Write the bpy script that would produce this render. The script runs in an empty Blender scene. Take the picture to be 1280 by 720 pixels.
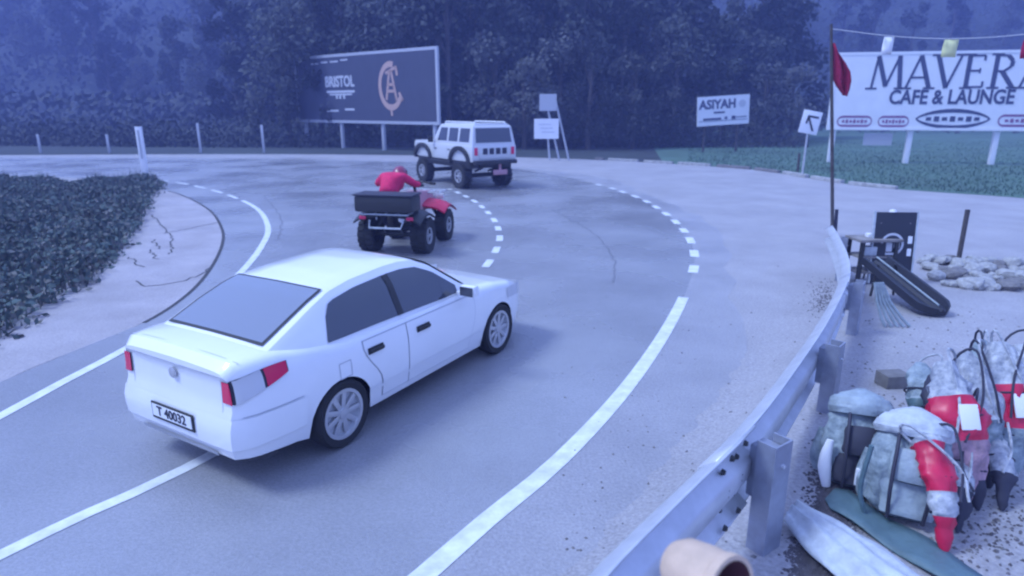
import bpy, bmesh, math, random
from mathutils import Vector, Matrix
random.seed(7)
S = bpy.context.scene
R = math.radians
# ------------------------------------------------------------------ camera
CAMH, F, HOR = 3.05, 800.0, 135.0
PIT = math.atan((360.0 - HOR) / F)
cd = bpy.data.cameras.new('camera'); cam = bpy.data.objects.new('camera', cd)
S.collection.objects.link(cam); S.camera = cam
cam.location = (0, 0, CAMH); cam.rotation_euler = (R(90) - PIT, 0, 0)
cd.sensor_width = 36.0; cd.lens = F / 1280 * 36; cd.clip_end = 3000; cd.clip_start = .05
cd.dof.use_dof = True; cd.dof.focus_distance = 5.5; cd.dof.aperture_fstop = 1.3     # soft, cheap camera
# ------------------------------------------------------------------ light
SUN_EL, SUN_AZ = R(54), R(262)          # azimuth clockwise from +y
w = bpy.data.worlds.new('World'); S.world = w; w.use_nodes = True
nt = w.node_tree; bg = nt.nodes['Background']
sky = nt.nodes.new('ShaderNodeTexSky'); sky.sky_type = 'NISHITA'; sky.sun_disc = False
sky.sun_elevation = SUN_EL; sky.sun_rotation = SUN_AZ
sky.air_density = 1.0; sky.dust_density = 4.0; sky.ozone_density = 2.0
tint = nt.nodes.new('ShaderNodeMix'); tint.data_type = 'RGBA'; tint.blend_type = 'MIX'
tint.inputs['Factor'].default_value = .85
tint.inputs[7].default_value = (2.8, 4.15, 8.9, 1)       # even, bluish overcast
nt.links.new(sky.outputs[0], tint.inputs[6]); nt.links.new(tint.outputs[2], bg.inputs[0])
bg.inputs[1].default_value = .10
sl = bpy.data.lights.new('sun', 'SUN'); sl.energy = 1.5; sl.angle = R(16); sl.color = (.60, .77, 1.0)
so = bpy.data.objects.new('sun', sl); S.collection.objects.link(so)
so.rotation_euler = Vector((-math.sin(SUN_AZ) * math.cos(SUN_EL), -math.cos(SUN_AZ) * math.cos(SUN_EL), -math.sin(SUN_EL))).to_track_quat('-Z', 'Y').to_euler()
S.view_settings.view_transform = 'Standard'; S.view_settings.look = 'None'
S.view_settings.gamma = 1.0; S.view_settings.exposure = 1.13
S.render.engine = 'CYCLES'
S.cycles.use_denoising = True; S.cycles.filter_width = 2.2
S.cycles.volume_bounces = 1; S.cycles.max_bounces = 6

# ------------------------------------------------------------------ helpers
def G(px, py, z=0.0):
    """point at height z seen at photograph pixel (px,py)"""
    dx, dv = (px - 640) / F, -(py - 360) / F
    d = Vector((dx, math.cos(PIT) + dv * math.sin(PIT), -math.sin(PIT) + dv * math.cos(PIT)))
    t = (z - CAMH) / d.z
    return Vector((0, 0, CAMH)) + d * t
def D(px, py, dist):
    """point at forward distance dist (world y) on the ray of the pixel"""
    dx, dv = (px - 640) / F, -(py - 360) / F
    d = Vector((dx, math.cos(PIT) + dv * math.sin(PIT), -math.sin(PIT) + dv * math.cos(PIT)))
    return Vector((0, 0, CAMH)) + d * (dist / d.y)

class MB:
    def __init__(s): s.v = []; s.f = []; s.m = []
    def add(s, vs, fs, mi=0, M=None):
        o = len(s.v)
        s.v += [tuple(M @ Vector(p)) if M is not None else tuple(p) for p in vs]
        s.f += [tuple(i + o for i in f) for f in fs]; s.m += [mi] * len(fs)
        return s
    def box(s, c, d, M=None, mi=0, taper=None):
        x, y, z = [k / 2 for k in d]; tx, ty = taper or (1, 1)
        vs = [(-x, -y, -z), (x, -y, -z), (x, y, -z), (-x, y, -z), (-x * tx, -y * ty, z), (x * tx, -y * ty, z), (x * tx, y * ty, z), (-x * tx, y * ty, z)]
        vs = [(a + c[0], b + c[1], e + c[2]) for a, b, e in vs]
        return s.add(vs, [(3, 2, 1, 0), (4, 5, 6, 7), (0, 1, 5, 4), (1, 2, 6, 5), (2, 3, 7, 6), (3, 0, 4, 7)], mi, M)
    def cbox(s, c, d, b, M=None, mi=0):
        """box with chamfered edges"""
        x, y, z = [k / 2 for k in d]; b = min(b, x * .9, y * .9, z * .9)
        bm = bmesh.new(); bmesh.ops.create_cube(bm, size=1)
        for q in bm.verts: q.co = Vector((q.co.x * d[0], q.co.y * d[1], q.co.z * d[2]))
        bmesh.ops.bevel(bm, geom=bm.edges[:], offset=b, segments=2, profile=.6, affect='EDGES')
        bm.verts.index_update()
        vs = [tuple(q.co + Vector(c)) for q in bm.verts]; fs = [tuple(q.index for q in f.verts) for f in bm.faces]
        bm.free(); return s.add(vs, fs, mi, M)
    def grid(s, rows, close=False, mi=0, M=None, flip=False):
        n = len(rows[0]); vs = [p for r in rows for p in r]; fs = []
        for i in range(len(rows) - 1):
            for j in range(n if close else n - 1):
                k = (j + 1) % n
                q = (i * n + j, i * n + k, (i + 1) * n + k, (i + 1) * n + j)
                fs.append(q[::-1] if flip else q)
        return s.add(vs, fs, mi, M)
    def loft(s, rings, mi=0, M=None):
        n = len(rings[0]); s.grid(rings, True, mi, M)
        s.add(rings[0], [tuple(range(n))[::-1]], mi, M); s.add(rings[-1], [tuple(range(n))], mi, M)
        return s
    def tube(s, pts, r, n=8, mi=0, M=None):
        pts = [Vector(p) for p in pts]; rs = r if isinstance(r, (list, tuple)) else [r] * len(pts); rings = []
        for i, p in enumerate(pts):
            t = (pts[min(i + 1, len(pts) - 1)] - pts[max(i - 1, 0)]).normalized()
            u = t.orthogonal().normalized() if i == 0 else (u - t * u.dot(t)).normalized()
            v = t.cross(u)
            rings.append([tuple(p + (u * math.cos(a) + v * math.sin(a)) * rs[i]) for a in [2 * math.pi * k / n for k in range(n)]])
        return s.loft(rings, mi, M)
    def lathe(s, prof, n=20, mi=0, M=None):
        """prof: (r, h) along local z"""
        rows = [[(r * math.cos(a), r * math.sin(a), h) for a in [2 * math.pi * k / n for k in range(n)]] for r, h in prof]
        return s.grid(rows, True, mi, M)
    def build(s, name, mat, parent=None, smooth=35, recalc=True):
        me = bpy.data.meshes.new(name); me.from_pydata(s.v, [], s.f)
        for m in (mat if isinstance(mat, (list, tuple)) else [mat]): me.materials.append(m)
        for p, k in zip(me.polygons, s.m): p.material_index = k
        if recalc:
            bm = bmesh.new(); bm.from_mesh(me); bmesh.ops.remove_doubles(bm, verts=bm.verts, dist=1e-5)
            bmesh.ops.recalc_face_normals(bm, faces=bm.faces[:]); bm.to_mesh(me); bm.free()
        if smooth:
            me.polygons.foreach_set('use_smooth', [True] * len(me.polygons))
            me.set_sharp_from_angle(angle=R(smooth))
        return link(name, me, parent)
def link(name, data, parent=None):
    o = bpy.data.objects.new(name, data); S.collection.objects.link(o)
    if parent is not None: o.parent = parent
    return o
def tag(o, label=None, cat=None, group=None, kind=None):
    if label: o['label'] = label
    if cat: o['category'] = cat
    if group: o['group'] = group
    if kind: o['kind'] = kind
    return o
def empty(name, loc, rz=0.0, label=None, cat=None, group=None, sc=1.0):
    o = link(name, None); o.location = loc; o.rotation_euler = (0, 0, rz); o.scale = (sc,) * 3
    o.empty_display_size = .2
    return tag(o, label, cat, group)
def copy_tree(o, parent=None):
    c = o.copy(); S.collection.objects.link(c)
    if parent is not None: c.parent = parent
    for ch in [k for k in S.objects if k.parent == o]: copy_tree(ch, c)
    return c
def lerp(tab, x):
    if x <= tab[0][0]: return tab[0][1]
    for (a, b), (c, d) in zip(tab, tab[1:]):
        if x <= c: return b + (d - b) * (x - a) / (c - a)
    return tab[-1][1]
def frange(a, b, n): return [a + (b - a) * i / (n - 1) for i in range(n)]
def smooth(a, b, x):
    t = max(0, min(1, (x - a) / (b - a))); return t * t * (3 - 2 * t)
def spline(pts, step=.3):
    """Catmull-Rom through points, resampled"""
    P = [Vector(p) for p in pts]; P = [P[0] * 2 - P[1]] + P + [P[-1] * 2 - P[-2]]; out = []
    for i in range(1, len(P) - 2):
        n = max(2, int((P[i + 1] - P[i]).length / step))
        for k in range(n):
            t = k / n; a, b, c, d = P[i - 1:i + 3]
            out.append(.5 * ((2 * b) + (c - a) * t + (2 * a - 5 * b + 4 * c - d) * t * t + (3 * b - a - 3 * c + d) * t ** 3))
    return out + [P[-2]]
def MX(loc, rx=0, ry=0, rz=0):
    return Matrix.Translation(loc) @ Matrix.Rotation(rz, 4, 'Z') @ Matrix.Rotation(ry, 4, 'Y') @ Matrix.Rotation(rx, 4, 'X')
AX = Matrix.Rotation(R(90), 4, 'X')      # lathe axis z -> -y

def mat(name, col, rough=.6, metal=0., var=.0, scale=4., col2=None, bump=0., bscale=None, spec=.5, coat=0., alpha=1.):
    m = bpy.data.materials.new(name); m.use_nodes = True; t = m.node_tree; b = t.nodes['Principled BSDF']
    c = tuple(col) + (1,)
    b.inputs['Base Color'].default_value = c; b.inputs['Roughness'].default_value = rough; b.inputs['Metallic'].default_value = metal
    b.inputs['Specular IOR Level'].default_value = spec; b.inputs['Coat Weight'].default_value = coat; b.inputs['Alpha'].default_value = alpha
    if var or bump or col2:
        tc = t.nodes.new('ShaderNodeTexCoord')
    if var or col2:
        n = t.nodes.new('ShaderNodeTexNoise'); n.inputs['Scale'].default_value = scale; n.inputs['Detail'].default_value = 6; n.inputs['Roughness'].default_value = .65
        r = t.nodes.new('ShaderNodeValToRGB')
        c2 = tuple(col2) if col2 else tuple(k * (1 - var) for k in col); c1 = tuple(col) if col2 else tuple(min(1, k * (1 + var)) for k in col)
        r.color_ramp.elements[0].position = .3; r.color_ramp.elements[1].position = .7
        r.color_ramp.elements[0].color = c2 + (1,); r.color_ramp.elements[1].color = c1 + (1,)
        t.links.new(tc.outputs['Object'], n.inputs['Vector']); t.links.new(n.outputs['Fac'], r.inputs[0]); t.links.new(r.outputs[0], b.inputs['Base Color'])
    if bump:
        n2 = t.nodes.new('ShaderNodeTexNoise'); n2.inputs['Scale'].default_value = bscale or scale * 6; n2.inputs['Detail'].default_value = 4
        bp = t.nodes.new('ShaderNodeBump'); bp.inputs['Strength'].default_value = bump; bp.inputs['Distance'].default_value = .02
        t.links.new(tc.outputs['Object'], n2.inputs['Vector']); t.links.new(n2.outputs['Fac'], bp.inputs['Height']); t.links.new(bp.outputs[0], b.inputs['Normal'])
    return m
M = dict(
    asphalt=mat('worn_asphalt', (.275, .275, .295), .35, var=.2, scale=.22, bump=.3, bscale=70),
    shoulder=mat('shoulder_asphalt', (.30, .292, .31), .6, var=.13, scale=.7, bump=.4, bscale=40),
    lot=mat('dusty_gravel', (.32, .305, .315), .8, var=.14, scale=.6, bump=.7, bscale=22),
    concrete=mat('old_concrete', (.34, .31, .32), .8, var=.18, scale=.8, bump=.4, bscale=25),
    paint=mat('road_paint', (.80, .82, .82), .5, scale=5, col2=(.52, .53, .54)),
    tar=mat('tar_seal', (.17, .17, .19), .5),
    crack=mat('crack_fill', (.05, .05, .055), .9),
    field=mat('meadow_grass', (.065, .125, .085), .9, var=.3, scale=.25, bump=.8, bscale=3),
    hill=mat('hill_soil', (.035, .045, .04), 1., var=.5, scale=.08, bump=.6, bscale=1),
    leaf=mat('leaf_dark', (.026, .034, .032), .8, var=.35, scale=.35),
    leaf2=mat('leaf_mid', (.042, .05, .047), .8, var=.4, scale=.35),
    leaf3=mat('leaf_pale', (.065, .07, .068), .8, var=.4, scale=.5),
    bark=mat('bark', (.07, .06, .055), .9, var=.4, scale=6),
    weed=mat('weed_green', (.065, .095, .09), .85, var=.6, scale=.7),
    weed2=mat('weed_light', (.14, .14, .13), .85, var=.5, scale=1.5),
    galv=mat('galvanised_steel', (.56, .57, .60), .42, .35, var=.12, scale=5),
    galv2=mat('galvanised_post', (.33, .35, .42), .5, .5, var=.15, scale=9),
    white=mat('car_paint_white', (.80, .80, .80), .25, var=.03, scale=1.5, coat=.7),
    silverp=mat('silver_paint', (.60, .60, .60), .35, .1, coat=.4),
    glass=mat('dark_glass', (.045, .052, .07), .07, spec=.9),
    rglass=mat('rear_glass', (.15, .17, .21), .12, spec=1., coat=1.),
    black=mat('black_plastic', (.02, .02, .022), .5),
    rubber=mat('tyre_rubber', (.018, .018, .02), .85),
    silver=mat('wheel_silver', (.55, .55, .57), .35, .6),
    red=mat('red_plastic', (.56, .012, .06), .4, var=.15, scale=9),
    redlens=mat('red_lens', (.65, .01, .08), .12, coat=.5),
    clear=mat('clear_lens', (.56, .56, .58), .1, coat=.5),
    plate=mat('plate_white', (.78, .78, .78), .5),
    dark=mat('dark_print', (.03, .03, .05), .7),
    coat=mat('red_jacket_cloth', (.62, .012, .09), .8, var=.2, scale=12),
    trouser=mat('dark_trouser_cloth', (.03, .03, .045), .9, var=.2, scale=12),
    skin=mat('skin', (.48, .29, .22), .6),
    helmet=mat('dark_red_helmet', (.22, .01, .05), .3, coat=.5),
    board=mat('billboard_navy', (.05, .055, .085), .6, var=.1, scale=.8),
    frame=mat('frame_grey', (.46, .47, .50), .5, .2),
    sign=mat('sign_white', (.78, .78, .80), .55, var=.05, scale=1.2),
    pinkp=mat('emblem_peach', (.50, .33, .27), .6),
    grey_p=mat('pale_print', (.55, .56, .60), .7),
    navy=mat('navy_print', (.06, .07, .14), .7),
    plum=mat('plum_print', (.26, .11, .22), .7),
    pale=mat('pale_cloth', (.46, .49, .52), .6, var=.2, scale=10, bump=.6, bscale=16),
    teal=mat('teal_grey_cloth', (.09, .15, .17), .55, var=.2, scale=6, bump=.5, bscale=14),
    greyp=mat('grey_cloth', (.28, .33, .36), .6, var=.25, scale=9, bump=.6, bscale=16),
    pinkpl=mat('faded_red_and_redlit', (.48, .25, .29), .5, var=.1, scale=8),  # quad bodywork; on the off-road car's plate the pink paints red light
    blackboard=mat('board_black', (.018, .02, .03), .55),
    wood=mat('grey_wood', (.22, .20, .19), .8, var=.3, scale=5),
    rock=mat('pale_rock', (.34, .335, .33), .9, var=.35, scale=5, bump=.6, bscale=14),
    rock2=mat('dark_rock', (.17, .16, .16), .9, var=.3, scale=5, bump=.5, bscale=14),
    clay=mat('pale_clay', (.58, .42, .30), .7, var=.18, scale=7),
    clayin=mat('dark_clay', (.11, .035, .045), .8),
    flag=mat('flag_red', (.30, .008, .05), .85, var=.2, scale=9),
    yellow=mat('pennant_yellow', (.62, .62, .32), .8),
    penwhite=mat('pennant_white', (.72, .72, .74), .8),
    mottle=mat('mottled_wrap', (.55, .56, .58), .75, scale=15, col2=(.16, .18, .22), bump=.8, bscale=22),
    mottle2=mat('mottled_grey_wrap', (.36, .42, .45), .75, scale=13, col2=(.12, .16, .19), bump=.8, bscale=22),
    mottle3=mat('mottled_pink_wrap', (.50, .30, .34), .75, scale=14, col2=(.24, .16, .20), bump=.8, bscale=22),
    gravel=mat('dark_gravel', (.10, .09, .10), .95, var=.5, scale=9),
)
def wet(m, lo, hi, grain):
    t = m.node_tree; b = t.nodes['Principled BSDF']; tc = t.nodes.new('ShaderNodeTexCoord')
    n = t.nodes.new('ShaderNodeTexNoise'); n.inputs['Scale'].default_value = .35; n.inputs['Detail'].default_value = 5
    r = t.nodes.new('ShaderNodeMapRange'); r.inputs[1].default_value = .35; r.inputs[2].default_value = .65; r.inputs[3].default_value = lo; r.inputs[4].default_value = hi
    t.links.new(tc.outputs['Object'], n.inputs['Vector']); t.links.new(n.outputs['Fac'], r.inputs[0]); t.links.new(r.outputs[0], b.inputs['Roughness'])
    g = t.nodes.new('ShaderNodeTexNoise'); g.inputs['Scale'].default_value = 38; g.inputs['Detail'].default_value = 3
    q = t.nodes.new('ShaderNodeMapRange'); q.inputs[1].default_value = .3; q.inputs[2].default_value = .7; q.inputs[3].default_value = 1 - grain; q.inputs[4].default_value = 1 + grain
    x = t.nodes.new('ShaderNodeMix'); x.data_type = 'RGBA'; x.blend_type = 'MULTIPLY'; x.inputs['Factor'].default_value = 1
    src = b.inputs['Base Color'].links[0].from_socket
    t.links.new(tc.outputs['Object'], g.inputs['Vector']); t.links.new(g.outputs['Fac'], q.inputs[0]); t.links.new(src, x.inputs[6]); t.links.new(q.outputs[0], x.inputs[7]); t.links.new(x.outputs[2], b.inputs['Base Color'])
wet(M['asphalt'], .13, .42, .10); wet(M['shoulder'], .35, .65, .14); wet(M['lot'], .65, .9, .2); wet(M['concrete'], .6, .9, .18)
# ------------------------------------------------------------------ ground, rail line, heights
RAILP = [((540, 985), 1.30), ((655, 850), 1.30), ((760, 720), 1.30), ((850, 628), 1.28), ((945, 533), 1.24), ((1000, 460), 1.16), ((1040, 398), 1.06), ((1062, 350), .96), ((1061, 322), .90), ((1050, 297), .86), ((1040, 281), .82)]
RAIL = [G(p[0], p[1], z) for p, z in RAILP]
RAILS = spline(RAIL, .12)
def rail_side(x, y):
    """signed distance from the rail, positive on the lot's side"""
    best = 1e9; sg = 0
    for i in range(0, len(RAILS) - 3, 3):
        a, b = RAILS[i], RAILS[i + 3]; dx, dy = b.x - a.x, b.y - a.y; L = dx * dx + dy * dy
        t = ((x - a.x) * dx + (y - a.y) * dy) / L
        if i > 0: t = max(0, t)
        if i < len(RAILS) - 7: t = min(1, t)
        qx, qy = a.x + dx * t, a.y + dy * t; d = math.hypot(x - qx, y - qy)
        if d < best: best = d; sg = 1 if (x - a.x) * dy - (y - a.y) * dx > 0 else -1
    return best * sg
def zg(x, y):
    if y > 13 or x < -6 or x > 40: return 0.
    b = .46 * (1 - smooth(3.2, 11.5, y))
    return b * smooth(-1.0, -.1, rail_side(x, y))
def gz(px, py):
    z = 0
    for _ in range(6): p = G(px, py, z); z = zg(p.x, p.y)
    p.z = zg(p.x, p.y); return p
def graded(lo, hi, n0, n1, near, far):
    a = [lo + (n0 - lo) * (1 - (1 - k / far) ** .4) for k in range(far)] if lo < n0 else []
    a = [n0 - (n0 - lo) * ((far - k) / far) ** 2.5 for k in range(far)] if lo < n0 else []
    m = frange(n0, n1, near)
    b = [n1 + (hi - n1) * ((k + 1) / far) ** 2.5 for k in range(far)]
    return a + m + b
xs = graded(-700, 700, -3, 14, 75, 16); ys = graded(-60, 900, -1, 14, 70, 18)
g = MB(); g.grid([[(x, y, zg(x, y)) for x in xs] for y in ys])
tag(g.build('ground', M['lot'], smooth=60), kind='structure')

def PL(pix, z=0., step=.3): return spline([G(a, b, z) for a, b in pix], step)
def side_of(path, i, off):
    t = (path[min(i + 1, len(path) - 1)] - path[max(i - 1, 0)]); t.z = 0; t.normalize()
    return path[i] + Vector((t.y, -t.x, 0)) * off
LEFT = [(-420, 740), (-200, 625), (0, 521), (75, 480), (160, 435), (255, 378), (300, 342), (327, 308), (335, 284), (321, 261), (288, 245), (250, 234), (210, 226.5), (150, 219), (60, 213), (-80, 210), (-300, 208)]
CENT = [(-420, 900), (-150, 772), (0, 695), (110, 642), (230, 587), (400, 492), (530, 402), (597, 345), (620, 313), (624, 291), (612, 268), (585, 247), (545, 231), (490, 218), (400, 209), (250, 204), (50, 202), (-300, 201)]
RIGHT = [(300, 930), (430, 805), (530, 720), (610, 650), (700, 575), (780, 489), (830, 418), (857, 366), (868, 332), (867, 313), (861, 297), (850, 283), (836, 270), (820, 259), (802, 249), (778, 240), (752, 232), (700, 220), (620, 209), (500, 202.5), (300, 198.5), (0, 197), (-300, 196.5)]
GUTTER = [(-420, 690), (-200, 585), (0, 478), (90, 440), (180, 404), (235, 368), (264, 335), (278, 305), (277, 285), (262, 263), (232, 246), (205, 238), (150, 228), (60, 221), (-80, 217), (-300, 214)]
FAR = [(1700, 300), (1400, 262), (1280, 248), (1180, 241), (1090, 234), (1020, 224), (950, 213), (880, 207.5), (760, 200.5), (620, 196), (400, 193), (200, 193), (0, 194), (-300, 195)]
lc, cc, rc, gc, fc = [PL(p) for p in (LEFT, CENT, RIGHT, GUTTER, FAR)]
# road surface: polygon between the gutter edge, the far edge and the shoulder
def poly_sheet(name, loop, z, m, parent=None):
    bm = bmesh.new(); vs = [bm.verts.new((p.x, p.y, z)) for p in loop]; bm.faces.new(vs)
    bmesh.ops.triangulate(bm, faces=bm.faces[:]); bmesh.ops.recalc_face_normals(bm, faces=bm.faces[:])
    if bm.faces[0].normal.z < 0: bmesh.ops.reverse_faces(bm, faces=bm.faces[:])
    me = bpy.data.meshes.new(name); bm.to_mesh(me); bm.free(); me.materials.append(m)
    return link(name, me, parent)
def thin(p, k=3): return p[::k] + [p[-1]]
shoulder = [side_of(rc, i, .9 if rc[i].y < 12 else .9 + (rc[i].y - 12) * .12) for i in range(0, len(rc), 3)]
road = poly_sheet('road', thin(gc) + thin(rc)[::-1], .004, M['asphalt']); tag(road, kind='structure')
shl = MB(); shl.grid([[tuple(p + Vector((0, 0, .0042))) for p in thin(rc)], [tuple(rc[i] * (1 - t) + side_of(rc, i, .9 + .45 * math.sin(i * .13) * math.sin(i * .047 + 1) + .12 * math.sin(i * .9)) * t + Vector((0, 0, .004 if t < .5 else .001))) for i, t in [(k, 1) for k in range(0, len(rc), 3)] + [(len(rc) - 1, 1)]]])
tag(shl.build('road_shoulder', M['shoulder'], smooth=0), kind='structure')
def ribbon(mb, path, wd, z, a=0, b=None):
    n = len(path); b = n if b is None else b
    if b - a < 2: return
    mb.grid([[tuple(side_of(path, i, -wd / 2) + Vector((0, 0, z))), tuple(side_of(path, i, wd / 2) + Vector((0, 0, z)))] for i in range(a, b)])
def arclen(path):
    s = [0.]
    for a, b in zip(path, path[1:]): s.append(s[-1] + (b - a).length)
    return s
def near_idx(path, px, py):
    q = G(px, py); return min(range(len(path)), key=lambda i: (path[i] - q).length)
mk = MB(); ribbon(mk, lc, .14, .009, 0, near_idx(lc, 300, 250)); ribbon(mk, cc, .13, .009, 0, near_idx(cc, 560, 380)); ribbon(mk, rc, .17, .009, 0, near_idx(rc, 858, 364))
mko = mk.build('road_marking', M['paint'], smooth=0); tag(mko, kind='structure')
def dashes(path, i0, i1, on, off, wd):
    s = arclen(path); i = i0
    while i < i1:
        j = i
        while j < i1 and s[j] - s[i] < on: j += 1
        d = MB(); ribbon(d, path, wd, .009, i, j + 1); d.build('dash', M['paint'], mko, smooth=0)
        i = j
        while i < i1 and s[i] - s[j] < off: i += 1
dashes(rc, near_idx(rc, 868, 340), near_idx(rc, 745, 230.5), .40, .5, .19)
dashes(cc, near_idx(cc, 610, 335), near_idx(cc, 560, 236), .40, .45, .16)
dashes(lc, near_idx(lc, 300, 249) + 1, near_idx(lc, 208, 226), 1.0, .45, .13)
# concrete apron between the gutter line and the weeds
HEDGE = [(-420, 610), (-200, 525), (0, 424), (60, 386), (125, 345), (160, 305), (180, 270), (190, 245), (196, 233), (204, 230)]
hc = PL(HEDGE)
gi = near_idx(gc, 205, 238)
poly_ap = thin(hc, 2) + thin(gc[:gi + 1], 2)[::-1]
tag(poly_sheet('concrete_apron', poly_ap, .003, M['concrete']), kind='structure')
ck = MB(); ribbon(ck, gc, .07, .0075, near_idx(gc, 170, 407), gi)
for pix in ([(190, 268), (205, 285), (215, 300), (213, 318)], [(205, 292), (240, 285), (276, 278)], [(172, 352), (190, 358), (240, 348), (262, 336)], [(160, 322), (178, 334)], [(190, 300), (200, 312)], [(186, 312), (196, 324)]):
    jp = PL(pix, 0, .12)
    for j_ in range(len(jp)): jp[j_] = jp[j_] + Vector((random.uniform(-.05, .05), random.uniform(-.05, .05), 0))
    ribbon(ck, jp, .03, .0075)
tag(ck.build('pavement_crack', M['crack'], smooth=0), kind='structure')
tarm = MB()
for pix in ([(330, 246), (345, 262), (352, 282), (346, 300)], [(690, 262), (740, 290), (765, 320), (768, 352)], [(420, 215), (520, 214), (620, 222)]):
    jp = PL(pix, 0, .2)
    for j_ in range(len(jp)): jp[j_] = jp[j_] + Vector((random.uniform(-.04, .04), random.uniform(-.04, .04), 0))
    ribbon(tarm, jp, .035, .0085)
tag(tarm.build('tar_seam', M['tar'], smooth=0), kind='structure')
# meadow beyond the road
fl = thin(fc, 2); fz = [p + Vector((0, 0, 0)) for p in fl]
cut = min(range(len(fz)), key=lambda i: (fz[i] - G(830, 204)).length)
tag(poly_sheet('field', fz[:cut + 1] + [Vector((30, 160, 0)), Vector((220, 160, 0)), Vector((220, 10, 0))], .006, M['field']), kind='structure')
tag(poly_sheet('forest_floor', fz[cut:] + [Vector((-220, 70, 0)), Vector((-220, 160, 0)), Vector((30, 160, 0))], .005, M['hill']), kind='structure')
# hill beyond
def hz(x, y):
    px = 640 + F * x / max(y, 1)
    start = 66 + 45 * smooth(-18, -50, x) + 45 * smooth(12, 40, x)
    h = max(0, y - start) * .55
    return min(h, 46 + 5 * math.sin(x * .05)) + (math.sin(x * .21) * math.sin(y * .17) * 1.2 if h > 0 else 0) - .05
hx = frange(-200, 200, 81); hy = frange(58, 230, 60)
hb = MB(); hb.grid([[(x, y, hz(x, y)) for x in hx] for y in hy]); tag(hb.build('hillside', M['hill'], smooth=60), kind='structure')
# kerb stones along the far edge
kb = tag(empty('kerb', fc[near_idx(fc, 900, 209)]), kind='structure')
kb.location = (0, 0, 0)
s = arclen(fc); i = near_idx(fc, 1120, 237); i_end = near_idx(fc, 745, 200); k = 0
while i < i_end:
    j = i
    while j < i_end and s[j] - s[i] < 1.8: j += 1
    a, b = fc[i], fc[j]; mid = (a + b) / 2; L = (b - a).length
    d = MB(); d.cbox((0, 0, .06), (L * .96, .22, .14 + .02 * (k % 3)), .02, MX(mid, rz=math.atan2(b.y - a.y, b.x - a.x)))
    d.build('kerb_stone', M['rock'] if (k * 7) % 5 not in (1, 3) else M['rock2'], kb); i = j + 1; k += 1

# ------------------------------------------------------------------ wheels
def wheel(parent, loc, r, wd, rimr, spokes=7, name='wheel', tread=False, rimmat=None, yout=-1, dish=None):
    """axis along local y; yout = outward side"""
    Mx = Matrix.Translation(loc) @ AX
    t = MB(); h = wd / 2
    t.lathe([(rimr, -h * .8), (r * .93, -h), (r * .985, -h * .8), (r, -h * .4), (r, h * .4), (r * .985, h * .8), (r * .93, h), (rimr, h * .8)], 32, M=Mx)
    if tread:
        n = 18
        for k in range(n):
            for sy in (-1, 1):
                a = 2 * math.pi * (k + (.25 if sy > 0 else 0)) / n
                t.box((0, 0, 0), (r * .10, wd * .42, r * .2), Matrix.Translation(loc) @ Matrix.Rotation(a, 4, 'Y') @ Matrix.Translation((r * 1.0, sy * wd * .25, 0)))
    ty = t.build(name, M['rubber'], parent)
    rm = MB(); o = 1 if yout < 0 else -1       # lathe +z maps to -y
    rm.lathe([(rimr * 1.02, -h * .75 * o), (rimr * 1.02, h * .82 * o), (rimr * .93, h * .84 * o), (rimr * .86, h * .45 * o), (rimr * .3, h * .35 * o), (0.001, h * .35 * o)], 28, mi=1, M=Mx)
    for k in range(spokes):
        a = 2 * math.pi * k / spokes
        rm.cbox((rimr * .55, 0, h * .62 * o), (rimr * .85, rimr * .22, h * .22), .006, Mx @ Matrix.Rotation(a, 4, 'Z'))
    rm.lathe([(rimr * .24, h * .3 * o), (rimr * .22, h * .86 * o), (0.001, h * .9 * o)], 16, M=Mx)
    rm.lathe([(rimr * 1.03, h * .7 * o), (rimr * 1.03, h * .88 * o), (rimr * .9, h * .86 * o), (rimr * .88, h * .7 * o)], 28, M=Mx)
    rm.build('rim', [rimmat or M['silver'], dish or M['black']], ty)
    return ty
# ------------------------------------------------------------------ text
def text_mesh(txt, size, name, m, parent, Mx, ext=.01, bold=0., xs=1.):
    cu = bpy.data.curves.new(name, 'FONT'); cu.body = txt; cu.size = size; cu.align_x = 'CENTER'; cu.align_y = 'CENTER'; cu.extrude = ext; cu.offset = bold; cu.resolution_u = 3
    tmp = bpy.data.objects.new('tmp', cu); S.collection.objects.link(tmp)
    me = bpy.data.meshes.new_from_object(tmp.evaluated_get(bpy.context.evaluated_depsgraph_get()))
    bpy.data.objects.remove(tmp); bpy.data.curves.remove(cu); me.name = name
    me.transform(Mx @ Matrix.Diagonal((xs, 1, 1, 1))); me.materials.clear(); me.materials.append(m)
    return link(name, me, parent)
UP = Matrix.Rotation(R(90), 4, 'X')          # text plane xy -> xz, facing -y
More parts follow.
